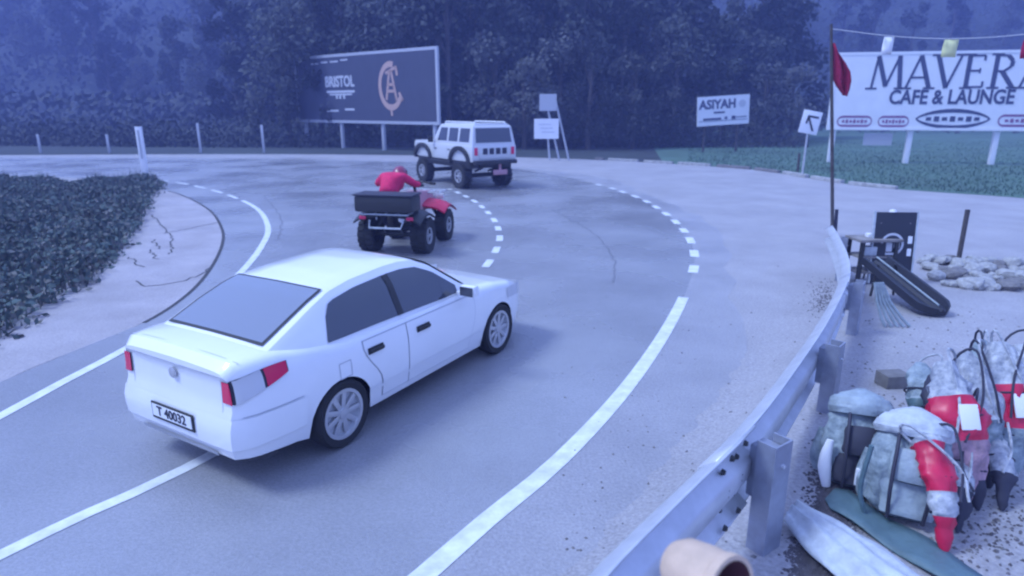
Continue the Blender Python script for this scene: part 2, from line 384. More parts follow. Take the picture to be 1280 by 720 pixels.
# ------------------------------------------------------------------ white sedan
def sedan(loc, rz):
    root = empty('sedan_car', loc, rz, 'white four-door sedan driving away across the centre line', 'car')
    W = [(-.95, .70), (-.9, .755), (-.8, .80), (-.6, .84), (-.3, .862), (0, .874), (2.5, .874), (2.9, .855), (3.2, .80), (3.4, .70), (3.5, .56)]
    ZD = [(-.95, 1.03), (-.91, 1.085), (-.84, 1.10), (-.6, 1.10), (-.4, 1.06), (.1, 1.0), (1.9, .985), (2.1, .975), (2.6, .935), (3.0, .87), (3.3, .77), (3.45, .66), (3.5, .58)]
    def w_(x): return lerp(W, x)
    def prof(z): return lerp([(.2, .93), (.3, .965), (.45, .992), (.6, 1.0), (.75, .995), (.86, .975), (.93, .955), (1.05, .925)], z)
    def xo(x, z):
        if x < -.5: return -.075 * smooth(-.5, -.9, x) * lerp([(.25, .3), (.36, .85), (.48, 1.), (.62, .95), (.665, .55), (.72, .4), (.95, .25), (1.0, .55), (1.05, .6)], z)
        if x > 3.1: return .06 * smooth(3.1, 3.45, x) * lerp([(.2, .4), (.45, 1.), (.8, .2)], z)
        return 0
    def zlow(x):
        z = lerp([(-.95, .31), (-.5, .27), (-.3, .22), (2.9, .21), (3.5, .24)], x)
        for c in (0, 2.652):
            if abs(x - c) < .37: z = max(z, .31 + math.sqrt(.37 ** 2 - (x - c) ** 2) - .02)
        return z
    xsb = sorted(set(frange(-.95, 3.5, 60) + frange(-.37, .37, 23) + frange(2.282, 3.022, 23)))
    rings = []
    for x in xsb:
        zl, zd, ww = zlow(x), lerp(ZD, x), w_(x); r = []
        zsh = zd - .07
        for t in (0, .12, .25, .38, .5, .62, .75, .88, 1.):
            z = zl + (zsh - zl) * t; r.append((x + xo(x, z), -ww * prof(z), z))
        y1 = ww * prof(zsh)
        for fy, dz in ((.975, -.038), (.93, -.014), (.84, -.003), (.6, .004), (.3, .009)): r.append((x + xo(x, zd), -y1 * fy, zd + dz))
        rings.append(r + [(x + xo(x, zd), 0, zd + .011)] + [(a, -b, c) for a, b, c in r[::-1]])
    b = MB(); b.grid(rings)
    for rg, fl in ((rings[0], 1), (rings[-1], 0)):
        n = len(rg); b.grid([[tuple(Vector(rg[i]) * (1 - t) + Vector(rg[n - 1 - i]) * t) for t in (0, .25, .5, .75, 1)] for i in range(n // 2 + 1)], flip=bool(fl))
    # cabin
    ZR = [(-.66, 1.085), (-.5, 1.155), (-.3, 1.245), (-.05, 1.345), (.15, 1.405), (.45, 1.443), (.9, 1.465), (1.15, 1.466), (1.35, 1.445), (1.55, 1.36), (1.8, 1.19), (2.12, .975)]
    def zr(x): return lerp(ZR, x)
    def wz(x, z): return lerp([(-.66, .74), (-.3, .79), (.1, .815), (1.6, .815), (2.12, .79)], x) - .215 * max(0, (z - .98)) / .47 - .06 * max(0, (z - 1.3)) / .16
    rings = []
    for x in frange(-.66, 2.12, 50):
        top = zr(x); zb = .96; r = []
        for t in (0, .25, .5, .75, 1):
            z = zb + (max(top - .055, zb + .005) - zb) * t; r.append((x, -wz(x, z), z))
        yy = wz(x, max(top - .055, zb))
        r += [(x, -yy + .022, top - .022), (x, -yy + .07, top - .004), (x, -yy * .55, top + .008)]
        rings.append(r + [(x, 0, top + .012)] + [(a, -q, c) for a, q, c in r[::-1]])
    b.grid(rings)
    body = b.build('body', M['white'], root, smooth=32)
    # dark underside and wheel wells
    u = MB(); u.box((1.28, 0, .42), (4.2, 1.32, .34)); u.box((1.3, 0, .3), (2.0, 1.55, .14)); u.build('underbody', M['black'], root)
    # glass
    def side_glass(x0, x1, sy, nm, fr=0):
        rows = []
        for x in frange(x0, x1, 14):
            zt = zr(x) - .085; zb = 1.0 + .0 * x
            zb = 1.005 - .02 * smooth(.3, 1.9, x)
            if x0 < .5: zt = min(zt, zb + .02 + (x - x0) * 2.6)
            zt = max(zt, zb + .004)
            rows.append([(x, sy * (wz(x, zb + (zt - zb) * t) + .007), zb + (zt - zb) * t) for t in (0, .25, .5, .75, 1)])
        return MB().grid(rows).build(nm, M['glass'], root)
    for sy in (-1, 1):
        side_glass(-.06, .86, sy, 'rear_side_window'); side_glass(.91, 1.86, sy, 'front_side_window')
        pl = MB(); pl.grid([[(x, sy * (wz(x, z) + .013), z) for z in frange(1.0, zr(x) - .085, 9)] for x in (.845, .885, .925)]); pl.build('pillar_trim', M['black'], root)
    def top_glass(x0, x1, fy0, fy1, off, nm, m):
        rows = []
        for x in frange(x0, x1, 14):
            top = zr(x); yy = wz(x, max(top - .055, .96)); k = (x - x0) / (x1 - x0); y1 = yy * (fy0 + (fy1 - fy0) * k)
            rows.append([(x, y1 * t, top + off + .006 * (1 - abs(t))) for t in frange(-1, 1, 9)])
        return MB().grid(rows).build(nm, m, root)
    top_glass(-.60, .13, .88, .89, .008, 'window_seal', M['black']); top_glass(-.575, .105, .84, .85, .012, 'rear_window', M['rglass'])
    top_glass(1.42, 2.09, .9, .95, .012, 'windscreen', M['glass'])
    # doors: skin panels proud of the body, dark seams show at their edges
    def side_patch(x0f, x1f, zlo, zhi, off, sy, nm, m, nx=16, par=root):
        rows = []
        zs_ = frange(zlo, zhi, 9)
        for z in zs_:
            rows.append([(x + xo(x, z), sy * (w_(x) * prof(z) + off), z) for x in frange(x0f(z), x1f(z), nx)])
        return MB().grid(rows).build(nm, m, par)
    for sy in (-1, 1):
        for nm, a, c in (('rear_door', lambda z: .30 + .22 * smooth(.85, .45, z), lambda z: .90), ('front_door', lambda z: .912, lambda z: 1.98 + .12 * smooth(.3, .7, z))):
            side_patch(lambda z: a(z) - .012, lambda z: c(z) + .012, .285, .915, .0025, sy, 'door_seam', M['frame'])
            d = side_patch(a, c, .295, .905, .006, sy, nm, M['white'])
            hx_ = .44 if nm == 'rear_door' else 1.15
            h = MB(); h.cbox((hx_, sy * .888, .80), (.19, .03, .035), .01); h.box((hx_, sy * .874, .80), (.2, .012, .06)); h.build('handle', M['black'], d)
        st = side_patch(lambda z: .33, lambda z: 2.25, .40, .43, .016, sy, 'side_strip', M['white'])
        # mirror
        m_ = MB(); m_.cbox((1.83, sy * .985, 1.035), (.12, .2, .13), .04); m_.box((1.85, sy * .87, .99), (.06, .1, .03)); m_.build('mirror', M['white'], root)
        mg = MB(); mg.box((1.768, sy * .985, 1.035), (.004, .165, .1)); mg.build('mirror_glass', M['glass'], root)
        # tail light: rear face piece, clear middle, red tip along the flank
        def tl(u0, u1, off, nm, m, par):
            rows = []
            for k in frange(u0, u1, 9):
                if k < .35:   # on the rear face
                    y = .60 + (.70 - .60) * k / .35; zl, zh = .77, .97; pts = [(-.95 + xo(-.95, z) - off, sy * y, z) for z in frange(zl + .01, zh - .02, 5)]
                else:
                    q = (k - .35) / .65; x = -.95 + .43 * q; zl = .77 + .15 * q; zh = .96 + .05 * math.sin(q * 1.9)
                    pts = [(x + xo(x, z) - off * (1 - q), sy * (w_(x) * prof(z) + off), z) for z in frange(zl, max(zh, zl + .01), 5)]
                rows.append(pts)
            return MB().grid(rows).build(nm, m, par)
        t = tl(.0, 1., .008, 'taillight', M['dark'], root)
        tl(.39, .69, .012, 'clear_lens', M['clear'], t)
        tl(.03, .36, .013, 'red_lens', M['redlens'], t); tl(.72, .985, .013, 'red_lens', M['redlens'], t)
        hl = MB(); hl.grid([[(x + xo(x, z), sy * (w_(x) * prof(z) + .006), z) for z in frange(.62 + .1 * (3.4 - x), .80, 4)] for x in frange(2.85, 3.42, 8)]); hl.build('headlight', M['clear'], root)
    # boot lid seam, bumper seam
    def rear_strip(z0, z1, y1, off, nm, m, wrap=None):
        rows = []
        for z in frange(z0, z1, 4):
            r_ = [(-.95 + xo(-.95, z) - off, y, z) for y in frange(-y1, y1, 12)]
            if wrap is not None:
                a = [(x + xo(x, z) - off * .5, -(w_(x) * prof(z) + off), z) for x in frange(wrap, -.95, 8)]
                r_ = a + r_ + [(p, -q, s_) for p, q, s_ in a[::-1]]
            rows.append(r_)
        return MB().grid(rows).build(nm, m, root)
    rear_strip(.66, .668, .66, .002, 'bumper_seam', M['frame'], wrap=-.42)
    rear_strip(.40, .655, .66, .014, 'bumper', M['white'], wrap=-.40)
    rear_strip(.30, .345, .5, .016, 'bumper_valance', M['frame'])
    p = MB(); p.cbox((-1.045, 0, .535), (.012, .56, .15), .004); pl = p.build('number_plate', M['black'], root)
    q = MB(); q.box((-1.053, .0, .540), (.006, .52, .105)); q.build('plate_face', M['plate'], pl)
    text_mesh('T 40032', .115, 'lettering', M['dark'], pl, Matrix.Translation((-1.058, 0, .54)) @ Matrix.Rotation(R(-90), 4, 'Z') @ UP, .002, .002, 1.0)
    e = MB(); e.lathe([(.045, 0), (.045, .012), (.03, .018), (.001, .018)], 14, M=Matrix.Translation((-.985, 0, .90)) @ Matrix.Rotation(R(-90), 4, 'Y')); e.build('emblem', M['silver'], root)
    bl = MB()
    for sy in (-1, 1): bl.grid([[(-.953 + xo(-.95, z) , sy * .592, z), (-.953 + xo(-.95, z), sy * .587, z)] for z in frange(.68, .96, 5)])
    bl.build('boot_seam', M['frame'], root)
    fl_ = MB()
    for a_, c_ in (((.10, .80), (.24, .80)), ((.10, .66), (.24, .66))): fl_.grid([[(x, -(w_(x) * prof(z) + .003), z) for x in frange(a_[0] - .12, c_[0] - .12, 4)] for z in (a_[1] - .004, a_[1] + .004)])
    for x0 in (-.02, .12): fl_.grid([[(x0 + d_, -(w_(x0) * prof(z) + .003), z) for z in frange(.66, .80, 4)] for d_ in (-.004, .004)])
    fl_.build('fuel_flap_seam', M['frame'], root)
    tr_ = MB(); tr_.grid([[(x, y, lerp(ZD, x) + .014 - .026 * (abs(y) / .72) ** 4) for y in frange(-.70, .70, 15)] for x in (-.885, -.878)]); tr_.build('boot_lip', M['frame'], root)
    for x in (0, 2.652):
        for sy in (-1, 1): wheel(root, (x, sy * .775, .318), .318, .2, .228, 9, yout=sy, dish=M['frame'])
    return root
CAR = Vector((-2.31, 5.82, .004)); sedan(CAR, 1.04).scale = (1.03,) * 3

# ------------------------------------------------------------------ lifted white off-road SUV
def suv(loc, rz):
    root = empty('offroad_suv', loc, rz, 'lifted silvery white off-road vehicle on huge tyres driving round the bend', 'off-road car')
    b = MB(); b.cbox((0, 0, 1.40), (4.6, 1.92, .62), .05)                    # lower body
    b.cbox((1.45, 0, 1.70), (1.68, 1.86, .14), .05)                          # bonnet
    body = b.build('body', M['silverp'], root)
    MB().cbox((0, 0, 1.0), (4.1, 1.84, .36), .03).build('lower_body_shade', M['black'], root)  # black block paints the dark lower body and the shade between the wheels
    c = MB()
    ring = lambda z, x0, x1, y: [(x0, -y, z), (x1, -y, z), (x1, y, z), (x0, y, z)]
    c.loft([ring(1.70, -2.28, .75, .93), ring(1.78, -2.27, .72, .92), ring(2.42, -2.17, .30, .82), ring(2.50, -2.10, .22, .78)]); c.build('cabin', M['silverp'], root, smooth=20)
    r = MB(); r.cbox((-1.0, 0, 2.525), (2.2, 1.45, .05), .02)
    for sy in (-1, 1): r.tube([(-2.0, sy * .66, 2.52), (-2.0, sy * .66, 2.60), (.1, sy * .66, 2.60), (.1, sy * .66, 2.52)], .025, 6)
    r.build('roof_rack', M['white'], root)
    def yz(z): return .92 - .10 * (z - 1.78) / .64
    for sy in (-1, 1):
        for x0, x1 in ((-2.0, -1.30), (-1.18, -.50), (-.38, .36)):
            gl = MB(); gl.grid([[(x0 + .02 * (z - 1.8), sy * (yz(z) + .006), z), (x1 - (.35 if x1 > 0 else .02) * (z - 1.8), sy * (yz(z) + .006), z)] for z in (1.84, 2.1, 2.37)]); gl.build('side_window', M['glass'], root)
        for x in (-.44, .62):
            sm = MB(); sm.box((x, sy * .962, 1.40), (.015, .006, .5)); sm.build('door_seam', M['frame'], root)
        for x in (-.6, .45):
            h = MB(); h.cbox((x, sy * .97, 1.5), (.16, .03, .04), .01); h.build('handle', M['black'], root)
        for x in (-1.42, 1.5):
            a = MB(); ro = [(x + .74 * math.cos(t), .0, 1.02 + .66 * math.sin(t)) for t in frange(R(8), R(172), 13)]; ri = [(x + .62 * math.cos(t), .0, 1.0 + .52 * math.sin(t)) for t in frange(R(8), R(172), 13)]
            a.grid([[(p[0], sy * .90, p[2]) for p in ri], [(p[0], sy * 1.06, p[2]) for p in ri], [(p[0], sy * 1.06, p[2]) for p in ro], [(p[0], sy * .90, p[2]) for p in ro]]); a.build('wheel_flare', M['black'], root)
            wheel(root, (x, sy * .90, .49), .49, .36, .25, 6, tread=True, yout=sy)
        m_ = MB(); m_.cbox((.62, sy * 1.08, 1.86), (.1, .2, .24), .03); m_.build('mirror', M['black'], root)
        tl = MB(); tl.cbox((-2.305, sy * .80, 1.50), (.03, .14, .3), .01); tl.build('taillight', M['redlens'], root)
        s_ = MB(); s_.cbox((.05, sy * .98, 1.0), (1.6, .14, .07), .02); s_.build('side_step', M['black'], root)
    rw = MB(); rw.grid([[(-2.283 + .10 * (z - 1.78) / .64, y * (.78 - .08 * (z - 1.82)), z) for y in (-1, 1)] for z in (1.83, 2.1, 2.38)]); rw.build('rear_window', M['glass'], root)
    ws = MB(); ws.grid([[(.735 - .42 * (z - 1.78) / .64, y * .78, z) for y in (-1, 1)] for z in (1.84, 2.37)]); ws.build('windscreen', M['glass'], root)
    tg = MB(); tg.cbox((-2.31, 0, 1.44), (.03, 1.3, .46), .01); t = tg.build('tailgate', M['silverp'], root)
    for y in (-.42, -.14, .14, .42):
        v = MB(); v.cbox((-2.33, y, 1.5), (.02, .2, .24), .01); v.build('vent_panel', M['dark'], t)
    bm_ = MB(); bm_.cbox((-2.36, 0, 1.07), (.16, 1.85, .16), .03); bm_.build('rear_bumper', M['black'], root)
    fb = MB(); fb.cbox((2.36, 0, 1.1), (.16, 1.85, .2), .03); fb.build('front_bumper', M['black'], root)
    ch = MB(); ch.box((0, 0, .98), (4.3, 1.1, .2)); ch.tube([(-1.42, -.8, .49), (-1.42, .8, .49)], .09, 8); ch.tube([(1.5, -.8, .49), (1.5, .8, .49)], .09, 8)
    ch.tube([(-2.2, .4, .9), (-1.42, .3, .65)], .05, 6); ch.tube([(-2.2, -.4, .9), (-1.42, -.3, .65)], .05, 6); ch.build('chassis', M['black'], root)
    np_ = MB(); np_.cbox((-2.3, -.25, .66), (.02, .62, .2), .01); np_.box((-2.28, -.25, .86), (.03, .1, .3)); np_.build('number_plate', M['pinkpl'], root)  # pink plate colour stands in for red light falling on it
    return root
P = G(575, 235); suv((P.x, P.y + 1.7, .004), R(90 + 34)).scale = (1.08, 1.04, .97)

# ------------------------------------------------------------------ quad bikes
def quad(loc, rz, label, main, accent, group=None, sc=1., box=True, rear=None):
    root = empty('quad_bike', loc, rz, label, 'quad bike', group, sc)
    f = MB(); f.tube([(-.75, .16, .38), (.75, .16, .38)], .03, 6); f.tube([(-.75, -.16, .38), (.75, -.16, .38)], .03, 6)
    f.cbox((0, 0, .48), (.7, .34, .34), .05); f.tube([(-.62, -.42, .32), (-.62, .42, .32)], .045, 8); f.tube([(.66, -.42, .32), (.66, .42, .32)], .04, 8)
    for sy in (-1, 1): f.tube([(.62, sy * .2, .7), (.66, sy * .4, .36)], .035, 6); f.tube([(-.55, sy * .2, .7), (-.62, sy * .38, .36)], .035, 6)
    f.build('frame', M['black'], root)
    def fender(x0, x1, nm, up):
        rows = []
        for k in frange(0, 1, 11):
            x = x0 + (x1 - x0) * k; z = .60 + .20 * math.sin(math.pi * (.15 + .72 * k)) + up * k
            rows.append([(x, y, z - .05 * (abs(y) / .58) ** 4 * 2 + (0 if abs(y) > .2 else .03)) for y in frange(-.6, .6, 11)])
        o = MB().grid(rows); o.grid([[(p[0], p[1], p[2] - .03) for p in r] for r in rows])
        for e in (0, -1): o.grid([rows[e], [(p[0], p[1], p[2] - .03) for p in rows[e]]])
        return o.build(nm, (rear or main) if x0 < 0 else main, root)
    fender(-1.02, -.22, 'rear_fender', .0); ff = fender(.28, 1.05, 'front_fender', -.04)
    bd = MB(); bd.loft([[(x, -wy, z0), (x, -wy * .8, z1), (x, wy * .8, z1), (x, wy, z0)] for x, wy, z0, z1 in ((-.2, .18, .55, .78), (.1, .17, .55, .86), (.4, .2, .6, .94), (.7, .24, .6, .92), (1.0, .2, .55, .78), (1.1, .12, .5, .66))]); bd.build('bodywork', accent, root, smooth=50)
    se = MB(); se.loft([[(x, -wy, z - .12), (x, -wy, z - .03), (x, -wy * .7, z), (x, wy * .7, z), (x, wy, z - .03), (x, wy, z - .12)] for x, wy, z in ((-.72, .17, .90), (-.5, .19, .92), (-.1, .15, .86), (.2, .12, .88))]); se.build('seat', M['black'], root, smooth=50)
    hb_ = MB(); hb_.tube([(.42, 0, .85), (.36, 0, 1.08)], .03, 8); hb_.tube([(.25, -.42, 1.1), (.34, -.2, 1.12), (.36, 0, 1.07), (.34, .2, 1.12), (.25, .42, 1.1)], .017, 8); hb_.cbox((.42, 0, 1.08), (.1, .2, .12), .03); h = hb_.build('handlebar', M['black'], root)
    for sy in (-1, 1): MB().tube([(.28, sy * .34, 1.11), (.235, sy * .45, 1.10)], .024, 8).build('grip', M['rubber'], h)
    for x, nm, z in ((-.85, 'rear_rack', .84 if not box else .735), (.82, 'front_rack', .90)):
        rk = MB()
        for y in frange(-.4, .4, 5): rk.tube([(x - .24, y, z), (x + .22, y, z)], .013, 6)
        for e in (-.24, 0, .22): rk.tube([(x + e, -.42, z - .005), (x + e, .42, z - .005)], .015, 6)
        for y in (-.25, .25): rk.tube([(x, y, z), (x, y, z - .14)], .014, 6)
        rk.build(nm, M['pale'], root)
    if box:
        bx = MB(); bx.cbox((-.92, 0, .90), (.46, 1.02, .27), .05); bo = bx.build('rear_box', M['black'], root)
        MB().cbox((-.92, 0, 1.05), (.48, 1.04, .03), .012).build('lid', M['dark'], bo)
    bp = MB(); bp.tube([(1.08, -.3, .5), (1.16, -.3, .66), (1.18, 0, .7), (1.16, .3, .66), (1.08, .3, .5)], .02, 6); bp.tube([(-1.02, -.3, .62), (-1.1, -.28, .5), (-1.1, .28, .5), (-1.02, .3, .62)], .018, 6); bp.build('bumper_bar', M['pale'], root)
    for sy in (-1, 1):
        hl = MB(); hl.cbox((1.03, sy * .26, .77), (.1, .2, .11), .03); hl.build('headlight', M['clear'], root)
        tl = MB(); tl.cbox((-1.03, sy * .42, .66), (.03, .12, .06), .01); tl.build('taillight', M['redlens'], root)
        wheel(root, (-.58, sy * .48, .30), .30, .28, .14, 4, tread=True, yout=sy); wheel(root, (.62, sy * .48, .29), .29, .22, .14, 4, tread=True, yout=sy)
    ex = MB(); ex.tube([(-.2, -.24, .5), (-.7, -.26, .62), (-1.0, -.26, .64)], [.03, .06, .055], 8); ex.build('exhaust', M['silver'], root)
    return root
QP = G(506, 314); QRZ = R(90 - 12); QS = 1.25
qd = quad((QP.x, QP.y + .7, .004), QRZ, 'red quad bike with a black rear box ridden ahead of the white sedan', M['red'], M['pinkpl'], sc=QS, rear=M['black'])
# rider -------------------------------------------------------------
def skin_mesh(name, verts, edges, radii, m, root_i, parent, sub=2):
    me = bpy.data.meshes.new(name); me.from_pydata(verts, edges, []); o = bpy.data.objects.new(name, me); S.collection.objects.link(o)
    sk = o.modifiers.new('s', 'SKIN'); sk.use_smooth_shade = True
    for i, r in enumerate(radii): me.skin_vertices[0].data[i].radius = r if isinstance(r, tuple) else (r, r)
    me.skin_vertices[0].data[root_i].use_root = True
    ss = o.modifiers.new('u', 'SUBSURF'); ss.levels = sub; ss.render_levels = sub
    bpy.context.view_layer.update()
    nm = bpy.data.meshes.new_from_object(o.evaluated_get(bpy.context.evaluated_depsgraph_get()))
    bpy.data.objects.remove(o); bpy.data.meshes.remove(me); nm.name = name; nm.materials.clear(); nm.materials.append(m)
    nm.polygons.foreach_set('use_smooth', [True] * len(nm.polygons))
    return link(name, nm, parent)
def rider(mx):
    root = empty('person', (0, 0, 0), 0, 'person in a red jacket and dark helmet hunched over the red quad', 'person'); root.matrix_world = mx
    V = [(-.34, 0, .95), (-.29, 0, 1.08), (-.16, 0, 1.19), (-.02, 0, 1.27), (.06, 0, 1.30), (.13, 0, 1.29), (.22, 0, 1.30)]
    E_ = [(k, k + 1) for k in range(6)]; Rr = [(.15, .17), (.14, .16), (.15, .17), (.13, .17), .065, .055, .09]
    JV = [(-.34, 0, .97), (-.29, 0, 1.08), (-.16, 0, 1.19), (-.02, 0, 1.27), (.04, 0, 1.30)]; JE = [(k, k + 1) for k in range(4)]; JR = [(.19, .2), (.175, .195), (.185, .205), (.16, .2), .09]
    for sy in (-1, 1):
        o = len(V); V += [(-.32, sy * .13, .93), (.10, sy * .30, .90), (.16, sy * .30, .50), (.14, sy * .30, .40), (.30, sy * .31, .37)]
        E_ += [(0, o), (o, o + 1), (o + 1, o + 2), (o + 2, o + 3), (o + 3, o + 4)]; Rr += [.10, .075, .055, .05, .04]
        o = len(V); V += [(-.02, sy * .20, 1.27), (.08, sy * .36, 1.15), (.22, sy * .39, 1.13), (.28, sy * .39, 1.11)]
        E_ += [(3, o), (o, o + 1), (o + 1, o + 2), (o + 2, o + 3)]; Rr += [.065, .048, .034, .036]
        hnd = o + 3
        for k in range(4):       # fingers curled over the grip
            o = len(V); y = sy * (.355 + .023 * k); l = (.9, 1., .95, .75)[k]
            V += [(.31, y, 1.125), (.31 + .035 * l, y, 1.11), (.30 + .02 * l, y, 1.075)]; E_ += [(hnd, o), (o, o + 1), (o + 1, o + 2)]; Rr += [.010, .0095, .008]
        o = len(V); V += [(.27, sy * .35, 1.09), (.285, sy * .345, 1.065)]; E_ += [(hnd, o), (o, o + 1)]; Rr += [.011, .009]
        o = len(JV); JV += [(-.02, sy * .21, 1.27), (.08, sy * .365, 1.15), (.21, sy * .39, 1.14)]; JE += [(3, o), (o, o + 1), (o + 1, o + 2)]; JR += [.09, .066, .052]
    skin_mesh('body', V, E_, Rr, M['trouser'], 0, root); skin_mesh('jacket', JV, JE, JR, M['coat'], 0, root)
    h = MB(); h.lathe([(.001, .155), (.06, .145), (.11, .10), (.135, .03), (.135, -.05), (.125, -.11), (.11, -.13), (.001, -.12)], 20, M=MX((.25, 0, 1.31), ry=R(40))); hm = h.build('helmet', M['helmet'], root)
    v = MB(); v.grid([[(.25 + .138 * math.cos(a) * 1.02, .138 * math.sin(a) * 1.02, z) for a in frange(R(-65), R(65), 10)] for z in (1.26, 1.31, 1.37)]); v.build('visor', M['glass'], hm)
    n_ = MB(); n_.lathe([(.055, 0), (.06, .05), (.05, .1)], 12, M=MX((.09, 0, 1.28), ry=R(50))); n_.build('neck_skin', M['skin'], root)
    return root
rider(Matrix.Translation((QP.x, QP.y + .7, .004)) @ Matrix.Rotation(QRZ, 4, 'Z') @ Matrix.Scale(QS, 4) @ Matrix.Translation((-.08, .2, -.04)))

# ------------------------------------------------------------------ guardrail
def guardrail():
    a0 = RAILS[0]; root = empty('guardrail', (a0.x, a0.y, zg(a0.x, a0.y)), 0, 'galvanised steel crash barrier with two-wave beam along the roadside', 'guardrail')
    inv = Matrix.Translation(-root.location)
    s = arclen(RAILS); H = .52
    prof = [(0, 1), (.02, .985), (.05, .93), (.16, .72), (.175, .60), (.15, .48), (.02, .28), (0, .2), (0, -.2), (.02, -.28), (.15, -.48), (.175, -.6), (.16, -.72), (.05, -.93), (.02, -.985), (0, -1)]
    posts_px = [(968, 556), (1059, 432), (1092, 358), (1072, 306)]
    def beam(i0, i1, off):
        rows = []
        for i in range(i0, i1 + 1, 2):
            p = RAILS[i]; t = RAILS[min(i + 1, len(RAILS) - 1)] - RAILS[max(i - 1, 0)]; t.z = 0; t.normalize(); n = Vector((-t.y, t.x, 0))   # towards the road
            kh = 1 if p.y < 5 else max(.7, 1 - .04 * (p.y - 5))
            rows.append([tuple(p + n * (d * .62 + off) + Vector((0, 0, (h - 1) * H / 2 * kh))) for d, h in prof])
        o = MB().grid(rows, M=inv).build('beam', M['galv'], root, smooth=50)
        m = o.modifiers.new('t', 'SOLIDIFY'); m.thickness = .012; m.offset = 0
        return o
    def idx_at(px, py, z):
        q = G(px, py, z); return min(range(len(RAILS)), key=lambda i: (RAILS[i].xy - q.xy).length)
    j1 = idx_at(930, 550, 1.25); j2 = idx_at(1066, 350, .96); j1 += j1 % 2; j2 += j2 % 2
    beam(0, j1 + 2, 0); beam(j1 - 2, j2 + 2, .014); beam(j2 - 2, len(RAILS) - 1, 0)
    def add_post(i, wd, dx=0):
        p = RAILS[i]; t = (RAILS[min(i + 1, len(RAILS) - 1)] - RAILS[max(i - 1, 0)]); t.z = 0; t.normalize(); n = Vector((t.y, -t.x, 0))
        c = p + n * .13; zb = zg(c.x, c.y) - .25; zt = p.z - .055
        Mx = inv @ MX(Vector((c.x, c.y, 0)), rz=math.atan2(t.y, t.x) - R(18) * (1 if c.y < 4.4 else .5))
        m = MB(); hh = zt - zb; zc = (zt + zb) / 2
        m.box((0, -.04, zc), (wd, .012, hh), Mx); m.box((-wd / 2 + .006, .02, zc), (.012, .11, hh), Mx); m.box((wd / 2 - .006, .02, zc), (.012, .11, hh), Mx)
        po = m.build('post', M['galv2'], root)
        bl = MB(); bl.cbox((0, .07, zt - .22), (wd * .8, .12, .34), .01, Mx); bl.build('spacer_block', M['galv2'], po)
        MB().lathe([(.001, .02), (.012, .016), (.014, 0)], 8, M=Mx @ Matrix.Translation((0, -.046, zt - .14)) @ AX).build('bolt', M['galv'], po)
    for (px, py), wd in zip(posts_px, (.17, .17, .19, .19)):
        z = lerp([(300, .86), (350, .96), (430, 1.1), (560, 1.24)], py); q = G(px - 18, py - 14, z)
        add_post(min(range(len(RAILS)), key=lambda i: (RAILS[i].xy - q.xy).length), wd)
    add_post(6, .17)
    # splice bolts on the lap
    p = RAILS[j1]; t = RAILS[j1 + 1] - RAILS[j1 - 1]; t.z = 0; t.normalize(); n = Vector((-t.y, t.x, 0))
    for k, (dz, dn) in enumerate(((-.04, .03), (-.14, .1), (-.24, .05), (-.28, .05), (-.38, .1), (-.48, .03))):
        for sgn in (-.11, .10):
            q = p + t * sgn + n * (dn * .6 - .012); q.z = p.z + dz
            MB().lathe([(.001, .024), (.014, .02), (.02, 0)], 8, M=inv @ Matrix.Translation(q) @ Matrix.Rotation(math.atan2(t.y, t.x), 4, 'Z') @ AX).build('splice_bolt', M['black'], root)
guardrail()

# ------------------------------------------------------------------ signs and billboards
def board(name, pBL, pBR, zb, zt, label, cat, mface, mframe, fr=.1, th=.12):
    """upright panel between two ground points; local x along, face towards -y"""
    v = pBR - pBL; L = v.length
    root = empty(name, (pBL + pBR) / 2, math.atan2(v.y, v.x), label, cat)
    MB().box((0, 0, (zb + zt) / 2), (L - fr, th, zt - zb - fr)).build('panel', mface, root)
    f = MB(); y = -th / 2 + .02
    for z in (zb + fr / 2, zt - fr / 2): f.box((0, 0, z), (L, th + .05, fr))
    for x in (-L / 2 + fr / 2, L / 2 - fr / 2): f.box((x, 0, (zb + zt) / 2), (fr, th + .05, zt - zb - 2 * fr))
    f.build('panel_frame', mframe, root)
    return root, L
def legs(root, xs_, zt, m, r=.08, y=.12):
    for x in xs_: MB().cbox((x, y, zt / 2 - .1), (r * 2, r * 2, zt + .2), .01).build('post', m, root)
# left navy billboard
DL, DR = 55.0, 45.0
a, b = D(378, 190, DL), D(551, 186, DR); a.z = b.z = 0
zl = lambda py, d, px=450: D(px, py, d).z
zb_ = (zl(160, DL) + zl(147, DR)) / 2; zt_ = (zl(78, DL) + zl(50, DR)) / 2
bb, L = board('billboard', a, b, zb_, zt_, 'dark navy billboard with pale lettering and a pink emblem at the forest edge', 'billboard', M['board'], M['frame'], .2)
legs(bb, [-L * .46, -L * .17, L * .13, L * .46], zb_ + .6, M['frame'], .11, .16)
fy = -.07; hh = zt_ - zb_; X = lambda k: -L / 2 + L * k; Z = lambda k: zb_ + hh * k
text_mesh('BRISTOL', 1.1, 'lettering', M['grey_p'], bb, Matrix.Translation((X(.35), fy, Z(.60))) @ UP, .01, .03, .85)
gk = MB()
for x0, x1, z, h in ((.14, .19, .88, .012), (.17, .20, .88, .01), (.22, .27, .895, .012), (.29, .35, .895, .012), (.37, .42, .91, .012), (.25, .46, .46, .02), (.27, .44, .42, .015), (.24, .33, .18, .018), (.38, .45, .20, .018)): gk.box((X((x0 + x1) / 2), fy, Z(z)), (L * (x1 - x0), .02, hh * h * 1.6))
for x0 in (.325, .35, .38): gk.box((X(x0), fy, Z(.385)), (.22, .02, .3), None)
gk.build('small_print', M['grey_p'], bb)
em = MB(); ex, ez = X(.71), Z(.52)
em.grid([[(ex + r_ * math.cos(t) * 1.0, fy - .012, ez + r_ * 1.28 * math.sin(t)) for t in frange(R(75), R(330), 22)] for r_ in (1.0, 1.32)])
